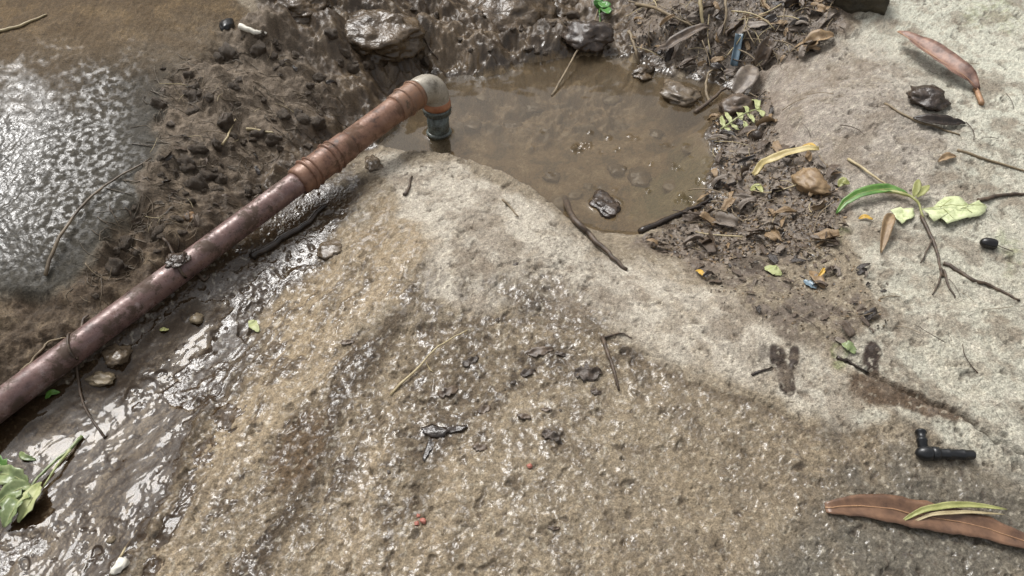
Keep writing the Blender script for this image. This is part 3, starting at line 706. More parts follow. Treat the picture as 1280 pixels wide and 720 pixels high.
for f in (.20, .30, .62, .72):
    d = dA + (dB_ - dA) * f; wd = .0042 if f in (.2, .62) else .0034; rr = .0350 if f in (.2, .62) else .0336
    rings.append(lathe_run(d - wd, d + wd, [(0, .0290), (.2, rr - .0014), (.5, rr), (.8, rr - .0014), (1, .0290)], 40, 'ring', I_RUST))
nip = lathe_run(dB_ - .004, dC + .004, [(i / 12, .0282) for i in range(13)], 40, 'nipple', I_RUST, .01)
# elbow: a quarter bend from the run down into the riser
bend = 0.060; e0 = A - adir * bend; down = Vector((0, 0, -1)); e1 = A + down * bend
arc = []
for i in range(25):
    u = i / 24; arc.append((e0 * (1 - u) ** 2 + A * 2 * u * (1 - u) + e1 * u * u))
dE = plen - bend
collar = lathe_run(dC, dE + .002, [(0, .0280), (.04, .0312), (.2, .0316), (.8, .0318), (1, .0305)], 40, 'elbow_collar', I_COLLAR)
ring_e = [lathe_run(d - .0042, d + .0042, [(0, .0300), (.25, .0340), (.5, .0350), (.75, .0340), (1, .0300)], 40, 'ring', I_COLLAR) for d in (dC + .42 * (dE - dC), dC + .88 * (dE - dC))]
mb = MB(); tube(mb, arc, [.0308 + .0012 * math.sin(math.pi * i / 24) for i in range(25)], 40); elbow = mb.build('elbow', I_GREY)
def riser_part(z0, z1, prof, name, m, seg=36):
    mb = MB(); c = e1
    tube(mb, [Vector((A.x, A.y, z0 + (z1 - z0) * f)) for f, r in prof], [r for f, r in prof], seg); return mb.build(name, m)
ez = e1.z
lip = riser_part(ez + .012, ez - .010, [(0, .0305), (.15, .0322), (.5, .0334), (.85, .0330), (1, .029)], 'rust_lip', I_ORANGE)
nut = riser_part(ez - .008, ez - .026, [(0, .028), (.12, .0325), (.35, .0342), (.6, .0318), (.85, .0330), (1, .026)], 'union_nut', I_TEAL, 8 * 5)
ris = riser_part(ez - .024, WATER_Z - .085, [(0, .0262), (.3, .0262), (1, .0262)], 'riser', I_TEAL)
wring = riser_part(WATER_Z + .013, WATER_Z + .003, [(0, .0262), (.25, .0300), (.5, .0308), (.75, .0300), (1, .0262)], 'ring', I_TEAL)
pipe = empty('iron_pipe', (B.x, B.y, B.z), 'rusty iron water pipe with coupling and grey elbow dipping into the pool', 'pipe')
adopt(pipe, run, coup, nip, elbow, collar, lip, nut, ris)
for r_ in rings: r_.parent = coup
for r_ in ring_e: r_.parent = collar
wring.parent = ris
tag(elbow, 'grey galvanised elbow bending down towards the water'); tag(lip, 'orange rusted lower lip of the elbow'); tag(nut, 'dark blue green union nut below the elbow')

# ------------------------------------------------------------------ stones
def stone(px, py, wpx, m, label, name='stone', cat='stone', flat=.55, seed=1, depth=1.0, sink=.3, rough=.3, facet=.7, water=False, group=None, sub=3):
    p = hit(px, py, water); s = wpx * .5 * mpp(px, py)
    mb = MB(); rock(mb, (0, 0, 0), (s, s * depth, s * flat), seed, rough, sub, facet=facet)
    o = mb.build(name, m); o.location = (p.x, p.y, p.z + s * flat * (1 - 2 * sink)); return tag(o, label, cat, group)
stone(757, 257, 44, M_CLOD, 'wet rounded stone breaking the surface near the slab side of the pool', seed=3, flat=.22, depth=.75, water=True, sink=.30, rough=.4, sub=4)
stone(848, 121, 58, M_STONE, 'larger wet stone breaking the pool surface below the litter heap', seed=5, flat=.3, depth=.8, water=True, sink=.32, sub=4, rough=.42)
stone(699, 257, 26, M_STONE_P, 'pale oval stone lying under the pool water against the slab', seed=7, flat=.6, sink=.25)
for k, (px, py, wp, tone) in enumerate(((603, 116, 17, 'pale'), (765, 118, 22, 'pale'), (640, 150, 30, 'brown'), (720, 235, 20, 'pale'), (735, 225, 14, 'pale'), (690, 215, 24, 'brown'), (668, 128, 26, 'brown'), (800, 215, 34, 'brown'), (840, 225, 28, 'pale'), (820, 160, 22, 'brown'), (590, 150, 26, 'brown'), (770, 205, 26, 'brown'), (862, 180, 20, 'pale'))):
    stone(px, py + 8, wp, M_STONE_P if tone == 'pale' else M_STONE, f'{tone} stone lying on the bed under the murky pool water', seed=40 + k, flat=.32, depth=.9, sink=.4, rough=.45, group='stones on the pool bed')
stone(803, 92, 38, M_MUDROCK, 'muddy stone at the waterline under the long brown leaf', seed=8, flat=.3, depth=.7, water=True, sink=.35, rough=.6, sub=4)
stone(146, 447, 34, M_STONE, 'rough grey stone in the mud close under the pipe', seed=9, flat=.6, depth=1.0, rough=.4, sink=.4, sub=4)
stone(124, 474, 38, M_STONE_P, 'flat tan stone lying wet in the mud channel', seed=11, flat=.3, depth=.6, rough=.4, sink=.4, sub=4)
stone(413, 313, 34, M_STONE, 'brown stone half sunk in the tan slope below the pipe coupling', seed=12, flat=.35, depth=1.0, sink=.42, rough=.4, sub=4)
stone(466, 208, 36, M_STONE, 'flat dark chip of rock at the slab corner beside the pipe', 'rock_chip', seed=14, flat=.22, depth=.55, sink=.25, facet=1, rough=.5, sub=4)
stone(247, 400, 18, M_STONE_P, 'small pale stone in the wet slope of the mud channel', seed=15)
stone(238, 273, 15, M_ORANGE, 'small orange stone in the earth bank above the pipe', seed=16, flat=.6, rough=.5)
stone(1158, 128, 44, M_CLOD, 'dark crumbly clod of soil below the curled dry leaf', 'soil_clod', 'clod', seed=17, rough=.5, facet=.2, flat=.5, sub=4)
stone(1062, -2, 92, M_DARKROCK, 'dark mossy rock overhanging the litter heap', 'mossy_rock', 'rock', seed=18, flat=.45, depth=.6, sink=.25, rough=.35, sub=4)
for px, py, wp, sdp, fl_, lb in ((632, 16, 170, 21, .42, 'big wet mud coated rock jutting over the back of the pool'), (462, 40, 130, 22, .45, 'mud coated rock in the bank above the pipe elbow'),
                            (372, 4, 90, 23, .4, 'low mud coated rock at the top of the earth bank'), (700, 6, 70, 25, .5, 'small wet rock between the jutting rock and the clover')):
    stone(px, py, wp, M_MUDROCK, lb, 'muddy_rock', 'rock', flat=fl_, depth=.8, seed=sdp, sink=.6, rough=.3, facet=.3, sub=5)
stone(735, 50, 60, M_CLOD, 'dark wet mud lump at the waterline behind the pool', 'mud_lump', 'mud lump', flat=.5, seed=26, rough=.4, sub=4)
stone(1012, 232, 56, M_DEAD3, 'broad pinkish tan stone half hidden in the litter beside the yellow straw', seed=27, flat=.45, depth=.7, sub=4)
stone(922, 138, 44, M_DEAD, 'brown lump of soil overhanging the pool below the blue plastic', 'soil_clod', 'clod', flat=.6, seed=28, rough=.45, sub=4)
stone(946, 172, 16, M_CLOD, 'dark round nut lying in the litter by the pale compound leaf', 'nut', 'nut', flat=.9, seed=29, rough=.12, facet=0)

# ------------------------------------------------------------------ single twigs, straws and roots
def twig(name, cat, pts, wpx, m, label, lift=None, water=False, lifts=None, branches=(), taper=.5, seg=7, group=None, n=None):
    mid_ = pts[len(pts) // 2]; r = wpx * .5 * mpp(*mid_)
    path = drape(pts, r * .6 if lift is None else lift, n=n, water=water, lifts=lifts)
    k = len(path)
    for i in range(k):
        path[i] = path[i] + Vector((mnoise.noise(path[i] * 60), mnoise.noise(path[i] * 60 + Vector((9, 0, 0))), 0)) * r * .8
    mb = MB(); tube(mb, path, [r * (1 - (1 - taper) * i / (k - 1)) * (1 + .15 * mnoise.noise(Vector((i * .8, wpx, 3)))) for i in range(k)], seg)
    o = mb.build(name, m); tag(o, label, cat, group)
    for bpts in branches:
        bp_ = drape(bpts, r * .5, water=water); mb = MB(); tube(mb, bp_, [r * .6 * (1 - .6 * i / (len(bp_) - 1)) for i in range(len(bp_))], 6)
        mb.build('side_shoot', m, o)
    return o
twig('twig', 'twig', [(752, 424), (760, 450), (766, 470), (774, 488)], 6, M_TWIG, 'brown forked twig standing out on the wet sandy slab', branches=[[(750, 425), (775, 418), (790, 424)]], lifts=[.004, .012, .010, .002])
twig('stick', 'stick', [(706, 268), (735, 296), (760, 320), (784, 338)], 9, M_TWIG, 'thick dark stick lying across the slab lip at the pool', lifts=[.004, .008, .008, .003])
twig('stick', 'stick', [(798, 292), (835, 276), (866, 262), (890, 250)], 8, M_TWIG_W, 'wet black stick lying along the pool edge', water=True)
twig('stick', 'stick', [(318, 322), (345, 306), (380, 285), (408, 258)], 10, M_TWIG_W, 'wet black stick lying beside the pipe below the coupling')
twig('straw', 'straw', [(488, 494), (520, 466), (548, 440), (584, 415)], 3.4, M_STRAW, 'long pale straw lying on the slab above the black wet leaf', lifts=[.001, .006, .012, .004], branches=[[(533, 454), (537, 462), (542, 466)]])
twig('root', 'root', [(58, 348), (78, 305), (105, 265), (135, 235), (190, 200)], 4.5, M_FIBRE, 'long bare root running up the bank onto the wet ledge', lifts=[.002, .012, .01, .006, .002])
twig('straw', 'straw', [(-12, 42), (20, 36), (45, 26), (58, 20)], 4, M_STRAW, 'pale straw lying on the upper part of the wet ledge')
twig('straw', 'straw', [(690, 120), (710, 92), (730, 60), (746, 26)], 3, M_STRAW_D, 'thin grass stalk leaning from the clover down into the pool', lifts=[.0, .02, .03, .01], water=True)
twig('straw', 'straw', [(279, 183), (287, 167), (295, 150)], 3, M_STRAW, 'short upright pale straw on the root matted bank')
twig('straw', 'straw', [(308, 162), (325, 165), (342, 168)], 4, M_STRAW, 'short thick pale straw near the top of the root matted bank')
twig('twig', 'twig', [(1195, 188), (1230, 200), (1262, 210), (1300, 220)], 4, M_STRAW_D, 'slim bleached twig on the pale rock above the seedling')
twig('twig', 'twig', [(1106, 131), (1140, 150), (1180, 164), (1200, 170)], 3.5, M_STRAW_D, 'thin pale twig lying in front of the dark soil clod')
twig('root', 'root', [(1180, 330), (1215, 350), (1245, 362), (1274, 376)], 6, M_TWIG, 'dark root flush with the pale rock beyond the seedling roots', lift=.0005)
twig('straw', 'straw', [(1060, 200), (1085, 222), (1112, 242)], 4, M_STRAW, 'pale straw slanting down to the green seedling leaf', lifts=[.002, .01, .012])
twig('twig', 'twig', [(1222, 252), (1250, 246), (1290, 243)], 6, M_TWIG, 'dark twig behind the torn pale leaf')
twig('root', 'root', [(522, 32), (534, 58), (548, 78)], 3, M_TWIG, 'thin rootlet hanging on the mud bank behind the elbow')
twig('straw', 'straw', [(28, 466), (45, 448), (62, 430), (84, 424)], 4, M_STRAW_D, 'bent straw tucked behind the lower pipe')
twig('twig', 'twig', [(210, 600), (208, 625), (206, 650)], 3, M_TWIG_W, 'thin wet twig in the muddy water') if False else None
twig('straw', 'straw', [(505, 246), (511, 236), (515, 222)], 5, M_TWIG, 'short black twig stub on the slab corner by the pool')
twig('straw', 'straw', [(150, 698), (162, 680), (172, 664)], 3.5, M_STRAW, 'short pale straw at the edge of the muddy run-off')
twig('straw', 'straw', [(628, 250), (640, 262), (648, 272)], 3, M_STRAW_D, 'small bent straw on the slab lip above the pool')
twig('twig', 'twig', [(1046, 447), (1062, 455), (1085, 468)], 5, M_TWIG_W, 'short black twig lodged at the start of the rock crack', lift=.002)
twig('twig', 'twig', [(940, 470), (952, 465), (965, 460)], 4, M_TWIG_W, 'tiny dark twig beside the forked wet print')
twig('twig', 'twig', [(880, -5), (874, 15), (878, 38)], 7, M_STRAW, 'thick pale stalk standing in the litter heap', lifts=[.03, .03, .005])
twig('straw', 'straw', [(893, -4), (905, 20), (903, 48)], 4.5, M_STRAW_D, 'bent tan stalk hanging over the long brown leaf', lifts=[.03, .025, .005])
twig('straw', 'straw', [(795, 14), (835, 24), (872, 42)], 5, M_STRAW_D, 'long tan stalk lying across the litter heap', lifts=[.01, .012, .008])
twig('straw', 'straw', [(786, 45), (792, 62), (798, 84)], 5, M_STRAW_D, 'tan stalk dipping into the back of the pool', lifts=[.01, .01, .001])
twig('twig', 'twig', [(888, 132), (880, 118), (886, 98), (902, 92)], 4, M_STRAW_D, 'bent stalk arching over the dark hollow at the pool edge', lifts=[.002, .02, .02, .006], water=True)
twig('twig', 'twig', [(868, 142), (890, 128), (906, 116), (918, 122)], 5, M_TWIG, 'short brown twig lying across the pool corner', lifts=[.002, .008, .014, .01], water=True)
# rootlets thrown over the pipe
def over_pipe(px, side_pts_a, side_pts_b, wpx, label):
    d = along(px); c = B + adir * d; upv = Vector((0, 0, 1)); upv = (upv - adir * upv.dot(adir)).normalized(); sd_ = adir.cross(upv)
    r = wpx * .5 * 0.0012
    arcp = [c + (upv * math.cos(a) - sd_ * math.sin(a)) * (PIPE_R + r * .8) + adir * (.012 * math.sin(a * 1.3)) for a in np.linspace(-1.5, 1.7, 12)]
    path = drape(side_pts_a, .004, 6) + arcp + drape(side_pts_b, .003, 9)
    mb = MB(); tube(mb, path, [r * (1 + .3 * mnoise.noise(p * 90)) for p in path], 6); o = mb.build('rootlet', M_TWIG); return tag(o, label, 'root')
over_pipe(94, [(112, 396), (105, 402)], [(98, 470), (104, 500), (112, 520), (132, 548)], 3.6, 'thin root looped over the lower pipe and trailing into the mud')
over_pipe(228, [(205, 300), (212, 308)], [(248, 344), (256, 352), (262, 346)], 4.5, 'frayed root draped over the middle of the pipe')
o = stone(234, 326, 26, M_CLOD, 'small clump of muddy fibres caught on top of the pipe', 'mud_clump', 'mud clump', flat=.3, seed=33, rough=.6, sub=4)
_c = B + adir * along(226); o.location = (_c.x, _c.y, _c.z + PIPE_R + .001)
o = tag(MB().build('x', M_CLOD), 'x', 'x') if False else None

# ------------------------------------------------------------------ single leaves
def leaf_w(n, w_, tip=.12, base=.18, peak=.45):
    out = []
    for i in range(n):
        u = i / (n - 1)
        a = (u / peak) if u < peak else (1 - u) / (1 - peak)
        out.append(w_ * (tip + (1 - tip) * math.sin(max(a, 0) * math.pi / 2) ** .8) if 0 < i < n - 1 else w_ * tip)
    return out
def leaf(name, pts, wpx, m, label=None, cat='leaf', lifts=(.002, .006, .002), fold=.12, ragged=.1, rib=None, seed=1, n=16, water=False, up=None, peak=.45, parent=None, curl=.03, stalk=None, tip=.12, group=None):
    w_ = wpx * mpp(*pts[len(pts) // 2]); path = drape(pts, 0, n=n, lifts=lifts, water=water, slack=.8)
    upv = up or Vector((0, -.25, 1)).normalized()
    mb = MB(); ribbon(mb, path, leaf_w(n, w_, tip=tip, peak=peak), upv, fold, .0008, 7, ragged, seed, curl); o = mb.build(name, m, None)
    if rib is not None:
        mb = MB(); tube(mb, [p + Vector((0, 0, .0006)) for p in path[:-1]], [w_ * .022 * (1 - .6 * i / n) + .0003 for i in range(n - 1)], 6); mb.build('midrib', rib, o)
    if stalk is not None:
        sp = drape(stalk[0], .004, n=8); mb = MB(); tube(mb, sp, [stalk[1] * .5 * mpp(*pts[0])] * 8, 6); mb.build('stalk', rib or m, o)
    if label: tag(o, label, cat, group)
    else: o.parent = parent; o.matrix_parent_inverse = Matrix.Translation(-parent.location)
    return o
leaf('dry_leaf', [(1116, 55), (1140, 70), (1170, 88), (1200, 104), (1222, 116)], 30, M_RUSSET_G, 'curled greyish red dry leaf arched on the pale upper rock', lifts=(.03, .028, .022, .018, .006), fold=.28, rib=M_RIB, seed=4, stalk=([(1218, 113), (1222, 122), (1226, 132)], 6), up=Vector((.2, -.7, .7)))
leaf('mango_leaf', [(1030, 637), (1085, 637), (1150, 648), (1215, 660), (1310, 690)], 36, M_RUSSET, 'long russet brown leaf lying wet on the dark rock below the black plastic fitting', lifts=(.004, .006, .006, .006, .006), fold=.08, rib=M_RIB, seed=6, n=26, peak=.5, ragged=.16, tip=.35, curl=.015)
leaf('grass_blade', [(1122, 656), (1145, 645), (1180, 638), (1218, 638), (1253, 643)], 8, M_LIME, 'yellow green grass blade lying over the long russet leaf', 'grass blade', lifts=(.006, .012, .013, .013, .012), fold=.2)
leaf('grass_blade', [(1134, 658), (1160, 649), (1200, 646), (1250, 649)], 4.5, M_STRAW, 'thin pale grass blade lying beside the yellow green one on the russet leaf', 'grass blade', lifts=(.006, .012, .012, .012), fold=.1)
leaf('long_leaf', [(816, 74), (840, 68), (866, 54), (886, 42)], 15, M_DEAD, 'long folded dark brown leaf bridging from the litter heap to the waterline', lifts=(.012, .025, .025, .02), fold=.3, seed=8, rib=M_DEAD2)
leaf('long_leaf', [(912, 56), (935, 46), (958, 40)], 14, M_DEAD2, 'grey brown leaf on the litter heap above the blue plastic', lifts=(.015, .02, .02), fold=.2, seed=9)
leaf('curled_leaf', [(945, 92), (952, 76), (960, 58)], 18, M_DEAD, 'upright curled dark leaf beside the blue plastic', lifts=(.004, .02, .02), fold=.4, seed=10)
leaf('curled_leaf', [(915, 128), (930, 112), (938, 92)], 26, M_DEAD2, 'broad pale brown leaf scrap hanging above the dark hollow at the pool corner', lifts=(.015, .03, .02), fold=.25, seed=11)
leaf('curled_leaf', [(1002, 65), (1020, 58), (1042, 48)], 20, M_DEAD3, 'curled tan leaf lying where the litter meets the bare rock', lifts=(.004, .015, .004), fold=.35, seed=12)
leaf('yellow_straw', [(940, 223), (955, 213), (985, 204), (1021, 194)], 11, M_YSTRAW, 'broad yellow dry grass blade lying in the litter by the pool', 'straw', lifts=(.008, .018, .018, .016), fold=.15, tip=.5)
leaf('petal', [(1000, 190), (1010, 188), (1018, 189)], 4.5, M_YEL, 'small yellow petal beside the broad yellow blade', 'petal', lifts=(.012, .014, .012))
leaf('petal', [(869, 341), (875, 345), (881, 350)], 6.5, M_YEL, 'yellow petal on the slab below the pool edge litter', 'petal', lifts=(.004, .007, .003), fold=.3)
leaf('petal', [(1021, 350), (1026, 345), (1029, 338)], 5.2, M_YEL, 'yellow petal stuck to a brown leaf scrap on the pale rock', 'petal', lifts=(.006, .009, .006), fold=.3)
leaf('curled_leaf', [(1012, 340), (1020, 352), (1030, 362)], 14, M_DEAD3, 'brown leaf scrap under a yellow petal on the pale rock', lifts=(.002, .006, .002), seed=13)
leaf('leaf_scrap', [(955, 336), (965, 341), (977, 345)], 14, M_PALE, 'pale green leaf scrap on the rock near the litter', lifts=(.003, .006, .003), seed=14, ragged=.5)
leaf('leaf_scrap', [(1004, 352), (1012, 358), (1020, 362)], 9, M_BLUEP, 'pale bluish leaf scrap beside the yellow petal on rock', seed=15, lifts=(.003, .004, .003), ragged=.4)
leaf('leaf_scrap', [(1052, 430), (1060, 436), (1068, 444)], 13, M_WILT, 'green leaf scrap at the upper end of the rock crack', seed=16, lifts=(.002, .005, .002), ragged=.5)
leaf('leaf_scrap', [(312, 402), (318, 409), (324, 416)], 11, M_PALE, 'pale green leaf scrap on the tan slope below the pipe', seed=17, lifts=(.002, .004, .002), ragged=.4)
leaf('leaf_scrap', [(58, 500), (66, 494), (76, 492)], 8, M_GREEN, 'bright green leaf bit in the mud under the lower pipe', seed=18)
leaf('leaf_scrap', [(200, 414), (206, 415), (212, 413)], 5, M_LIME, 'tiny yellow green leaf bit in the mud channel', seed=19)
leaf('leaf_scrap', [(26, 566), (33, 574), (46, 576)], 8, M_WILT, 'small green leaf bit in the mud beside the wilted sprig', seed=20)
leaf('leaf_scrap', [(936, 243), (945, 240), (952, 246)], 9, M_LIME, 'small lime leaf bit in the litter under the yellow blade', lifts=(.01, .012, .01), seed=21)
leaf('leaf_scrap', [(1046, 238), (1052, 233), (1060, 235)], 11, M_LIME, 'lime leaf tip in the litter above the green seedling leaf', lifts=(.008, .012, .008), seed=22)
leaf('petal', [(1072, 276), (1080, 274), (1090, 277)], 5.9, M_YEL, 'orange yellow petal in the dark gap under the seedling leaf', 'petal', lifts=(.004, .006, .004))
leaf('curled_leaf', [(1112, 275), (1104, 290), (1100, 318)], 14, M_DEAD3, 'curled brown leaf hanging below the seedling leaf', lifts=(.014, .016, .002), fold=.4, seed=23)
leaf('curled_leaf', [(1140, 150), (1170, 158), (1206, 156)], 18, M_TWIG_W, 'dark curled leaf edge standing in for the shadow under the soil clod', lifts=(.004, .006, .002), fold=.35, seed=24)  # dark strip gives the shadow below the clod
leaf('leaf_scrap', [(1172, 204), (1182, 200), (1194, 198)], 10, M_DEAD3, 'small tan leaf scrap on the bare rock above the seedling', seed=25, lifts=(.003, .006, .003), fold=.3)
# pale compound leaf
cl = empty('compound_leaf', hit(925, 155), 'pale yellow green compound leaf in the litter at the pool edge', 'leaf')
adopt(cl, twig('leaf_stalk', None, [(900, 168), (920, 156), (950, 142)], 2.5, M_PALE, None, lifts=[.012, .018, .014]))
for k in range(5):
    bx_, by_ = 905 + 10 * k + random.uniform(-3, 3), 165 - 5.2 * k + random.uniform(-2, 2)
    for sx_, sy_ in ((-4, -11), (8, 9)): leaf('leaflet', [(bx_, by_), (bx_ + sx_ * .6, by_ + sy_ * .6), (bx_ + sx_ + random.uniform(-5, 5), by_ + sy_ + random.uniform(-3, 3))], random.uniform(5, 9), M_PALE, parent=cl, lifts=(.010, .012, .008), seed=30 + k, n=8, ragged=.6)
def flat_leaf(name, outline, lift, m, parent, seed=0):
    cx_ = sum(p[0] for p in outline) / len(outline); cy_ = sum(p[1] for p in outline) / len(outline)
    fine = []
    for (x0, y0), (x1, y1) in zip(outline, outline[1:] + outline[:1]):
        for u in (0, .33, .66): fine.append((x0 + (x1 - x0) * u + random.uniform(-1.3, 1.3), y0 + (y1 - y0) * u + random.uniform(-1, 1)))
    n = len(fine); top = []
    for f in (1, .72, .45, .2):
        for (x, y) in fine:
            px, py = cx_ + (x - cx_) * f, cy_ + (y - cy_) * f; p = hit(px, py); sm = hit(cx_, cy_).z
            top.append(Vector((p.x, p.y, p.z * .4 + sm * .6 + lift + .004 * mnoise.noise(Vector((px * .09, py * .09, seed))))))
    c = hit(cx_, cy_); top.append(Vector((c.x, c.y, c.z + lift)))
    N = len(top); f = []
    for r_ in range(3):
        for k in range(n):
            q_ = (k + 1) % n; f.append((r_ * n + k, r_ * n + q_, (r_ + 1) * n + q_, (r_ + 1) * n + k))
    for k in range(n): f.append((3 * n + k, 3 * n + (k + 1) % n, N - 1))
    f += [tuple(i + N for i in q_[::-1]) for q_ in f] + [((k + 1) % n, k, k + N, (k + 1) % n + N) for k in range(n)]
    mb = MB(); mb.add(top + [t_ - Vector((0, 0, .0008)) for t_ in top], f); o = mb.build(name, m)
    adopt(parent, o); return o
# uprooted seedling
sg = empty('seedling', hit(1142, 258), 'uprooted green seedling with a torn pale leaf and bare roots on the rock', 'seedling')
adopt(sg, twig('stem', None, [(1092, 246), (1120, 250), (1142, 258), (1152, 275)], 5, M_LIME, None, lifts=[.012, .016, .014, .006]))
for pts, wp in (([(1150, 272), (1164, 302), (1172, 325), (1178, 348)], 5), ([(1176, 338), (1172, 355), (1165, 370)], 3), ([(1178, 340), (1184, 358), (1193, 374)], 3.5), ([(1164, 302), (1156, 318), (1150, 330)], 2.5)):
    adopt(sg, twig('root', None, pts, wp, M_TWIG, None, lifts=[.005, .003, .002]))
leaf('leaf_blade', [(1132, 250), (1108, 245), (1078, 249), (1056, 258), (1044, 270)], 14, M_GREEN, parent=sg, lifts=(.012, .014, .014, .010, .003), fold=.2, rib=M_LIME, seed=31, peak=.4)
leaf('leaf_blade', [(1138, 255), (1140, 246), (1142, 238)], 10, M_LIME, parent=sg, lifts=(.015, .022, .024), seed=32, n=8)
leaf('leaf_blade', [(1142, 255), (1150, 248), (1156, 243)], 9, M_LIME, parent=sg, lifts=(.015, .02, .02), seed=33, n=8)
tl = flat_leaf('torn_leaf', [(1149, 268), (1164, 263), (1178, 251), (1192, 247), (1203, 254), (1211, 262), (1222, 253), (1233, 262), (1228, 271), (1214, 276), (1200, 280), (1182, 286), (1174, 279), (1163, 282), (1158, 275)], .010, M_TORN, sg, 3)
tag(tl, 'torn bleached pale green leaf')
for pts in ([(1150, 268), (1175, 265), (1205, 264), (1228, 262)], [(1172, 266), (1186, 255)], [(1176, 267), (1188, 280)], [(1200, 265), (1212, 272)]):
    vv = drape(pts, .0, n=8, lifts=[.0115], slack=.9); mb = MB(); tube(mb, vv, .0006, 5); v_ = mb.build('vein', M_LIME); v_.parent = tl
flat_leaf('torn_leaf', [(1112, 268), (1124, 262), (1139, 263), (1143, 272), (1134, 279), (1124, 284), (1116, 276)], .008, M_TORN, sg, 5)
# wilted sprig in the mud
ws = empty('wilted_sprig', hit(60, 590), 'wilted green leafy sprig lying in the mud water below the pipe', 'sprig')
adopt(ws, twig('stem', None, [(104, 548), (84, 570), (62, 590), (44, 612), (32, 640)], 5, M_WILT, None, lifts=[.004, .008, .010, .010, .006]))
adopt(ws, twig('stem', None, [(90, 566), (74, 590), (58, 612)], 4, M_PALE, None, lifts=[.008, .012, .008]))
for pts, wp, m_ in (([(40, 612), (22, 602), (-6, 596)], 24, M_WILT), ([(44, 612), (24, 622), (-4, 636)], 22, M_WILT), ([(40, 618), (28, 640), (8, 662)], 24, M_WILT), ([(56, 608), (46, 634), (26, 656)], 20, M_PALE), ([(16, 594), (4, 588), (-10, 592)], 16, M_GREEN)):
    leaf('leaf_blade', pts, wp, m_, parent=ws, lifts=(.012, .018, .006), ragged=.7, fold=.3, seed=wp + len(pts) + pts[1][1], rib=M_PALE, n=14, curl=.06)
# clover at the top of the bank
cv = empty('clover', hit(752, 24), 'small bright green clover growing in the bank behind the pool', 'clover')
adopt(cv, twig('stem', None, [(750, 30), (749, 20)], 2.5, M_GREEN, None, lifts=[.0, .02]))
for pts in ([(749, 20), (754, 17), (761, 16)], [(750, 22), (756, 24), (762, 24)], [(748, 20), (747, 14), (747, 8)]):
    leaf('leaflet', pts, 13, M_CLOVER, parent=cv, lifts=(.02, .022, .02), fold=.12, seed=pts[1][0], n=10, tip=.5, curl=0, ragged=0)
# black wet leaf on the slab
bl = empty('black_leaf', hit(550, 545), 'folded black wet leaf plastered on the sandy slab', 'leaf')
flat_leaf('lobe', [(526, 537), (540, 532), (556, 535), (563, 541), (552, 547), (538, 547), (529, 543)], .003, M_TWIG_W, bl, 7)
flat_leaf('lobe', [(557, 537), (570, 533), (585, 533), (578, 540), (563, 543)], .004, M_TWIG_W, bl, 8)
flat_leaf('lobe', [(538, 545), (548, 546), (545, 556), (537, 566), (531, 579), (527, 574), (532, 560)], .002, M_TWIG_W, bl, 9)
# water-worn crumbs on the wet sandy slab
for k, (px, py, wp, fl, dp) in enumerate(((689, 545, 24, .5, .75), (655, 521, 18, .4, .45), (683, 512, 14, .5, .5), (641, 478, 12, .5, .7), (660, 466, 20, .35, .6), (675, 440, 34, .3, .4), (735, 466, 34, .35, .7), (588, 452, 22, .35, .6), (605, 512, 18, .4, .7),
                                          (600, 560, 18, .3, .6), (514, 364, 13, .5, .5), (700, 443, 14, .4, .5), (700, 513, 6, .5, 1), (622, 400, 8, .5, 1), (435, 428, 16, .4, .6), (486, 590, 8, .6, .8), (560, 490, 26, .25, .5), (745, 490, 14, .4, .6), (645, 330, 10, .4, .6), (692, 660, 16, .3, .4))):
    if wp > 13:
        a_ = random.uniform(-.6, .3); l_ = wp * .5
        leaf('bark_flake', [(px - l_ * math.cos(a_), py - l_ * math.sin(a_)), (px, py + 1), (px + l_ * math.cos(a_), py + l_ * math.sin(a_))], wp * dp * .8, random.choice((M_DEAD, M_CLODM, M_CLODM)), 'dark wet bark flake stuck on the slab', 'bark flake', lifts=(.0004, .0018, .0004), fold=.12, ragged=1.2, seed=60 + k, n=10, curl=.12, tip=.4, group='bark flakes on the wet slab')
    else:
        stone(px, py, wp * .7, M_CLODM, 'tiny dark wet crumb of bark stuck on the slab', 'bark_crumb', 'bark crumb', fl * .5, 60 + k, dp, .35, .7, .4, group='bark crumbs on the wet slab')
for k, (px, py, wp) in enumerate(((529, 652, 9), (521, 655, 6), (523, 645, 5), (662, 583, 7))):
    stone(px, py, wp, M_PINK, 'tiny pink red crumb on the wet sandy slab', 'pink_crumb', 'crumb', .7, 90 + k, group='pink crumbs on the wet slab')
stone(151, 707, 22, M_WHITE, 'small crumpled white scrap at the edge of the muddy run-off', 'white_scrap', 'scrap', .5, 95, .8, rough=.5)
stone(140, 676, 11, M_STONE_P, 'small cream pebble beside the muddy run-off', 'pebble', 'pebble', .7, 96)
# black scrap and white stick at the top of the bank
stone(284, 33, 28, M_BLACKP, 'black plastic scrap at the top of the root matted bank', 'plastic_scrap', 'scrap', .35, 97, .6, rough=.4)
twig('white_stick', 'stick', [(301, 36), (315, 43), (334, 47)], 8, M_WHITE, 'short peeled white stick beside the black plastic scrap', lifts=[.006, .006, .004], taper=.7)

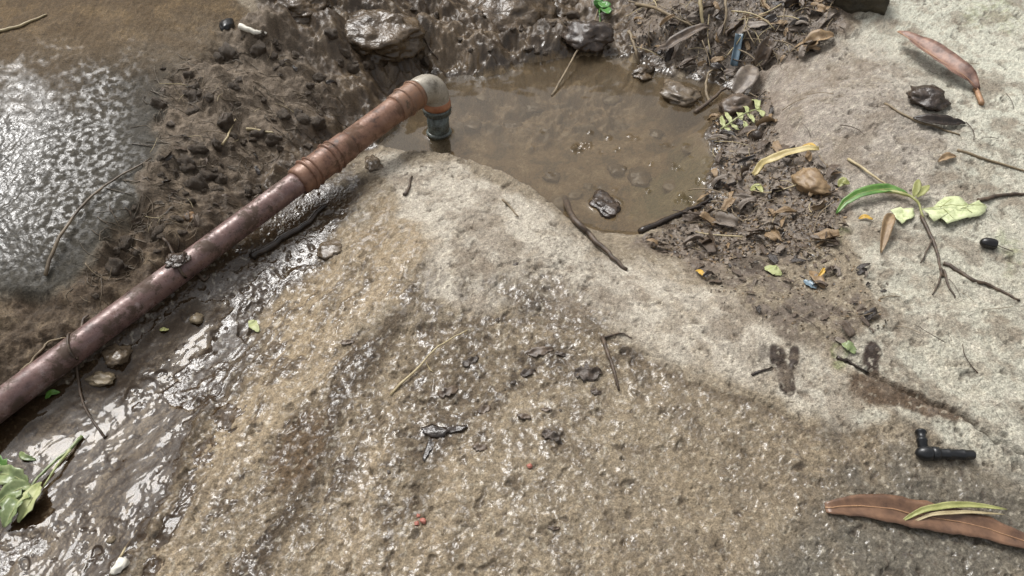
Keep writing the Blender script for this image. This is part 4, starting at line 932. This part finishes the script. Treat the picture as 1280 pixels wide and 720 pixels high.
# ------------------------------------------------------------------ black plastic pipe fitting
p0, p1 = hit(1150, 571), hit(1214, 573)
ft = empty('hose_fitting', ((p0.x + p1.x) / 2, (p0.y + p1.y) / 2, min(p0.z, p1.z)), 'small black plastic hose tee fitting lying on the rock by the long russet leaf', 'fitting')
s_ = mpp(1180, 572); fr_ = 7.6 * s_; q0 = Vector((p0.x, p0.y, p0.z + fr_)); q1 = Vector((p1.x, p1.y, p1.z + fr_ * .95)); ad = (q1 - q0).normalized(); L = (q1 - q0).length
def fit(name, d0, d1, prof, m=M_BLACKP, o=None, dr=None):
    o = q0 if o is None else o; dr = dr or ad; mb = MB(); tube(mb, [o + dr * (d0 + (d1 - d0) * f) for f, r in prof], [r * fr_ for f, r in prof], 24); x = mb.build(name, m); adopt(ft, x); return x
fit('barrel', L * .24, L, [(0, .82), (.03, .84), (.3, .84), (.32, .9), (.36, .9), (.38, .82), (.68, .82), (.70, .88), (.74, .88), (.76, .8), (.96, .8), (1, .68)])
fit('flange', L * .16, L * .32, [(0, .8), (.1, 1.12), (.5, 1.16), (.9, 1.12), (1, .8)])
fit('head', -L * .14, L * .2, [(0, .2), (.08, .6), (.25, 1.0), (.5, 1.22), (.8, 1.2), (1, .9)])
bd = (Vector(hit(1147, 545)) - Vector(p0)); bd.z = 0.004; bd.normalize()
fit('branch', 0, 24 * s_ * 1.3, [(0, .8), (.5, .74), (.52, .86), (.6, .86), (.64, .7), (.9, .7), (.92, .9), (1, .86)], o=q0 + ad * L * .02, dr=bd)
# glossy black seed
p = hit(1232, 309); s_ = mpp(1232, 309); mb = MB()
tube(mb, [Vector((-9.5 * s_, 0, 0)) + Vector((19 * s_ * f, 0, 0)) for f in (0, .04, .15, .35, .6, .85, .97, 1)], [r * 7.2 * s_ for r in (.12, .42, .72, .93, 1, .98, .9, .5)], 20)
o = mb.build('seed', M_SEED); o.location = (p.x, p.y, p.z + 6.5 * s_); o.rotation_euler = (0, .1, -.2); tag(o, 'glossy black bullet shaped seed alone on the pale rock', 'seed')
# blue plastic
pb = [hit(920, 58) + Vector((0, 0, .035)), hit(918, 72) + Vector((0, 0, .028)), hit(915, 88) + Vector((0, 0, .012))]
mb = MB(); ribbon(mb, spline(pb, 8), [.020] * 8, Vector((0, -.6, .8)), .35, .0015, 7, .08, 3, .03); o = mb.build('plastic_strip', M_BLUEP); tag(o, 'faded blue plastic strip in the litter by the pool corner', 'plastic strip')

# ------------------------------------------------------------------ leaf litter: shared shapes, each scrap a thing of its own
def leaf_shape(seed, l, w_, fold, arch, ragged):
    mb = MB(); n = 9; r_ = random.Random(seed)
    b1, b2 = r_.uniform(-.35, .35), r_.uniform(-1, 1)
    path = [Vector((l * (u - .5), l * b1 * (u - .5) ** 2, arch * l * math.sin(math.pi * u) + .12 * l * b2 * (u - .5) ** 2)) for u in np.linspace(0, 1, n)]
    ribbon(mb, path, leaf_w(n, w_, tip=r_.choice((.12, .5, .8)), peak=r_.uniform(.3, .6)), Vector((0, 0, 1)), fold, .0008, 5, ragged, seed, .08)
    me = bpy.data.meshes.new('leaf_scrap'); me.from_pydata(mb.v, [], mb.f); me.polygons.foreach_set('use_smooth', [True] * len(me.polygons)); return me
def straw_shape(seed, l, r):
    mb = MB(); r_ = random.Random(seed); n = 5; bw = r_.uniform(-1.6, 1.6)
    path = [Vector((l * (u - .5), l * (.10 * bw * math.sin(math.pi * u) + .012 * r_.uniform(-1, 1)), l * .03 * math.sin(math.pi * u))) for u in np.linspace(0, 1, n)]
    tube(mb, spline(path, 9), [r * (1 - .4 * i / 8) for i in range(9)], 5)
    me = bpy.data.meshes.new('straw'); me.from_pydata(mb.v, [], mb.f); me.polygons.foreach_set('use_smooth', [True] * len(me.polygons)); return me
def with_mat(me, m): me = me.copy(); me.materials.append(m); return me
LS = [leaf_shape(k, 1.0, random.uniform(.25, .6), random.uniform(.05, .2) if k < 5 else random.uniform(.38, .55), random.uniform(.0, .22), random.uniform(.2, .7)) for k in range(9)]
LEAVES = {k: [with_mat(s_, m_) for s_ in LS] for k, m_ in (('d', M_DEAD), ('g', M_DEAD2), ('t', M_DEAD3), ('b', M_TWIG_W))}
SS = [straw_shape(k, 1.0, .013 if k % 2 else .019) for k in range(7)]
STRAWS = {k: [with_mat(s_, m_) for s_ in SS] for k, m_ in (('s', M_STRAW), ('w', M_STRAW_D), ('t', M_TWIG))}
def inpoly(x, y, poly): return poly_sd(np.array([float(x)]), np.array([float(y)]), poly)[0] < 0
def scatter(name, cat, meshes, poly, n, lo, hi_, label, group, lift=.003, tilt=.5, water=False, bias=None):
    xs = [p[0] for p in poly]; ys = [p[1] for p in poly]; k = 0
    while k < n:
        x, y = random.uniform(min(xs), max(xs)), random.uniform(min(ys), max(ys))
        if not inpoly(x, y, poly): continue
        k += 1; p = hit(x, y, water)
        if not water and p.z < WATER_Z + .002 and sd.shape and inpoly(p.x, p.y, POOL): continue
        nn = gnormal(p); s = random.uniform(lo, hi_)
        o = bpy.data.objects.new(name, random.choice(meshes)); COL.objects.link(o)
        a = random.uniform(0, 2 * math.pi) if bias is None else bias + random.gauss(0, .5)
        q_ = Vector((0, 0, 1)).rotation_difference(nn).to_matrix().to_4x4() @ Matrix.Rotation(a, 4, 'Z') @ Matrix.Rotation(random.gauss(0, tilt), 4, 'X') @ Matrix.Rotation(random.gauss(0, tilt * .4), 4, 'Y')
        o.matrix_world = Matrix.Translation(p + nn * (lift + s * .05)) @ q_ @ Matrix.Scale(s, 4)
        tag(o, label, cat, group)
Z_HEAP = [(770, -10), (1055, -10), (1040, 40), (1010, 70), (960, 85), (925, 105), (880, 95), (840, 88), (800, 70)]
Z_EDGE = [(885, 130), (960, 110), (975, 180), (1040, 210), (1060, 270), (1040, 320), (960, 320), (900, 330), (830, 320), (800, 300), (860, 275), (890, 235), (895, 190)]
Z_ROCK = [(850, 320), (960, 310), (1060, 310), (1110, 350), (1110, 410), (1050, 430), (980, 405), (900, 380)]
Z_BANK = [(200, 80), (330, 40), (420, 100), (400, 180), (300, 260), (180, 330), (80, 400), (130, 320), (190, 200)]
Z_GULLY = [(20, 530), (240, 350), (380, 250), (420, 270), (330, 400), (200, 560), (80, 680), (0, 690)]
Z_SLAB = [(520, 230), (640, 260), (760, 350), (880, 400), (1000, 520), (900, 700), (450, 700), (500, 420)]
Z_PALE = [(980, 140), (1080, 60), (1270, 20), (1270, 540), (1120, 430), (1080, 300)]
def litter(name, cat, kinds, poly, n, lo, hi_, what, where, lift, tilt, split):
    """kinds: (word, meshes, share); each tone and size has a label of its own"""
    for word, meshes, share in kinds:
        shapes = (('flat', meshes[:5]), ('curled', meshes[5:])) if cat == 'leaf' else (('stout', meshes[::2]), ('slender', meshes[1::2]))
        for size, a, b in (('small', lo, split), ('large', split, hi_)) if cat == 'leaf' else (('short', lo, split), ('long', split, hi_)):
            for shape, ms in shapes:
                scatter(name, cat, ms, poly, max(1, round(n * share * (.3 if size in ('small', 'short') else .2))), a, b, f'{size} {shape} {word} {what} {where}', f'{what}s {where}', lift, tilt)
LV, ST = LEAVES, STRAWS
litter('leaf_scrap', 'leaf', (('brown', LV['d'], .3), ('grey', LV['g'], .3), ('tan', LV['t'], .25), ('black', LV['b'], .15)), Z_HEAP, 150, .02, .06, 'leaf scrap', 'in the litter heap behind the pool', .005, .45, .035)
litter('leaf_scrap', 'leaf', (('brown', LV['d'], .35), ('grey', LV['g'], .25), ('tan', LV['t'], .25), ('black', LV['b'], .15)), Z_EDGE, 120, .015, .055, 'leaf scrap', 'on the littered margin between pool and pale rock', .004, .45, .03)
litter('leaf_scrap', 'leaf', (('brown', LV['d'], .5), ('grey', LV['g'], .2), ('black', LV['b'], .3)), Z_ROCK, 50, .008, .03, 'leaf scrap', 'plastered on the pale rock below the litter', .001, .2, .018)
litter('leaf_scrap', 'leaf', (('brown', LV['d'], .6), ('black', LV['b'], .4)), Z_BANK, 26, .012, .03, 'leaf scrap', 'among the roots of the earth bank', .001, .4, .02)
litter('straw', 'straw', (('weathered', ST['w'], .45), ('pale', ST['s'], .3), ('dark', ST['t'], .25)), Z_HEAP, 90, .03, .13, 'dry stalk', 'in the litter heap behind the pool', .010, .3, .07)
litter('straw', 'straw', (('weathered', ST['w'], .4), ('pale', ST['s'], .2), ('dark', ST['t'], .4)), Z_EDGE, 80, .02, .10, 'dry stalk', 'on the littered margin between pool and pale rock', .007, .25, .05)
litter('straw', 'straw', (('weathered', ST['w'], .5), ('dark', ST['t'], .5)), Z_ROCK, 34, .015, .06, 'stalk', 'on the pale rock below the litter', .002, .12, .03)
litter('straw', 'straw', (('weathered', ST['w'], .6), ('pale', ST['s'], .4)), Z_BANK, 60, .012, .055, 'straw', 'on the root matted earth bank', .002, .35, .025)
litter('twig', 'twig', (('dark', ST['t'], .6), ('weathered', ST['w'], .4)), Z_PALE, 40, .01, .06, 'twig bit', 'on the bare pale rock', .001, .08, .03)
litter('twig', 'twig', (('dark', ST['t'], 1),), Z_SLAB, 20, .006, .03, 'twig bit', 'on the wet sandy slab', .001, .08, .015)
# fine root fibres matted over the bank
mb = MB()
for k in range(550):
    z_ = random.random(); poly = Z_BANK if z_ < .8 else Z_HEAP
    xs = [p[0] for p in poly]; ys = [p[1] for p in poly]
    while True:
        x, y = random.uniform(min(xs), max(xs)), random.uniform(min(ys), max(ys))
        if inpoly(x, y, poly): break
    p = hit(x, y); a = random.gauss(.3, .8) + (math.pi if random.random() < .5 else 0); l = random.uniform(.01, .055); pts = []
    bnd = random.gauss(0, 1.2)
    for i in range(4):
        u = i / 3; aa = a + bnd * u; p = p + Vector((math.cos(aa), math.sin(aa), 0)) * (l / 3)
        pts.append(Vector((p.x, p.y, hz(p.x, p.y) + .0012 + .003 * math.sin(math.pi * u) * random.random())))
    tube(mb, pts, random.uniform(.0004, .0011), 3, cap=False)
tag(mb.build('root_fibres', M_FIBRE), 'fine pale roots matted over the earth bank and litter', 'roots', kind='stuff')
# crumbs of leaf too small to count
for m_, lbn, cnt in ((M_DEAD, 'brown', 900), (M_DEAD2, 'grey', 900), (M_DEAD3, 'tan', 700), (M_STRAW_D, 'straw coloured', 500), (M_TWIG_W, 'black', 700)):
    mb = MB()
    for k in range(cnt):
        poly = random.choice((Z_HEAP,) * 4 + (Z_EDGE,) * 7 + (Z_ROCK,))
        xs = [p[0] for p in poly]; ys = [p[1] for p in poly]
        while True:
            x, y = random.uniform(min(xs), max(xs)), random.uniform(min(ys), max(ys))
            if inpoly(x, y, poly): break
        p = hit(x, y)
        if p.z < WATER_Z: continue
        nn = (gnormal(p) + Vector((random.gauss(0, .3), random.gauss(0, .3), 0))).normalized(); t_ = nn.orthogonal().normalized()
        t_ = Matrix.Rotation(random.uniform(0, 6.28), 3, nn) @ t_; b_ = nn.cross(t_); l, w_ = random.uniform(.004, .012), random.uniform(.0015, .005)
        if poly is Z_ROCK: l *= .6; w_ *= .6
        c = p + nn * .0012; h = nn * random.uniform(.0005, .003)
        top = [c - t_ * l * .5, c - b_ * w_ * .6 + h, c + t_ * l * .5 + h * .4, c + b_ * w_ * .5]
        mb.add(top + [q_ - nn * .0007 for q_ in top], [(0, 1, 2, 3), (7, 6, 5, 4), (0, 4, 5, 1), (1, 5, 6, 2), (2, 6, 7, 3), (3, 7, 4, 0)])
    tag(mb.build('leaf_crumbs', m_, smooth_=False), f'fine {lbn} leaf crumbs scattered through the litter', 'litter', kind='stuff')
# clods of earth on the bank
M_EARTH = mat('earth_clod', S(58, 47, 36), S(96, 82, 65), .5, 40, .9, .003)
CLODS = []
for k in range(6):
    mb = MB(); rock(mb, (0, 0, 0), (1, .8, .6), 70 + k, .55, 3, facet=.3)
    me = bpy.data.meshes.new('soil_clod'); me.from_pydata(mb.v, [], mb.f); me.materials.append(M_EARTH); me.polygons.foreach_set('use_smooth', [True] * len(me.polygons)); CLODS.append(me)
Z_BACK = [(380, 20), (560, 10), (740, 20), (770, 60), (640, 75), (540, 92), (480, 100), (400, 110), (360, 70)]
for poly, n_, wh in ((Z_BANK, 90, 'on the earth bank beside the pipe'), (Z_BACK, 34, 'in the mud bank behind the pool')):
    for word, a_, b_, sh in (('small', .006, .011, .65), ('large', .011, .020, .35)):
        scatter('soil_clod', 'clod', CLODS, poly, round(n_ * sh), a_, b_, f'{word} brown crumbly clod of earth {wh}', f'earth clods {wh}', .0, .5)
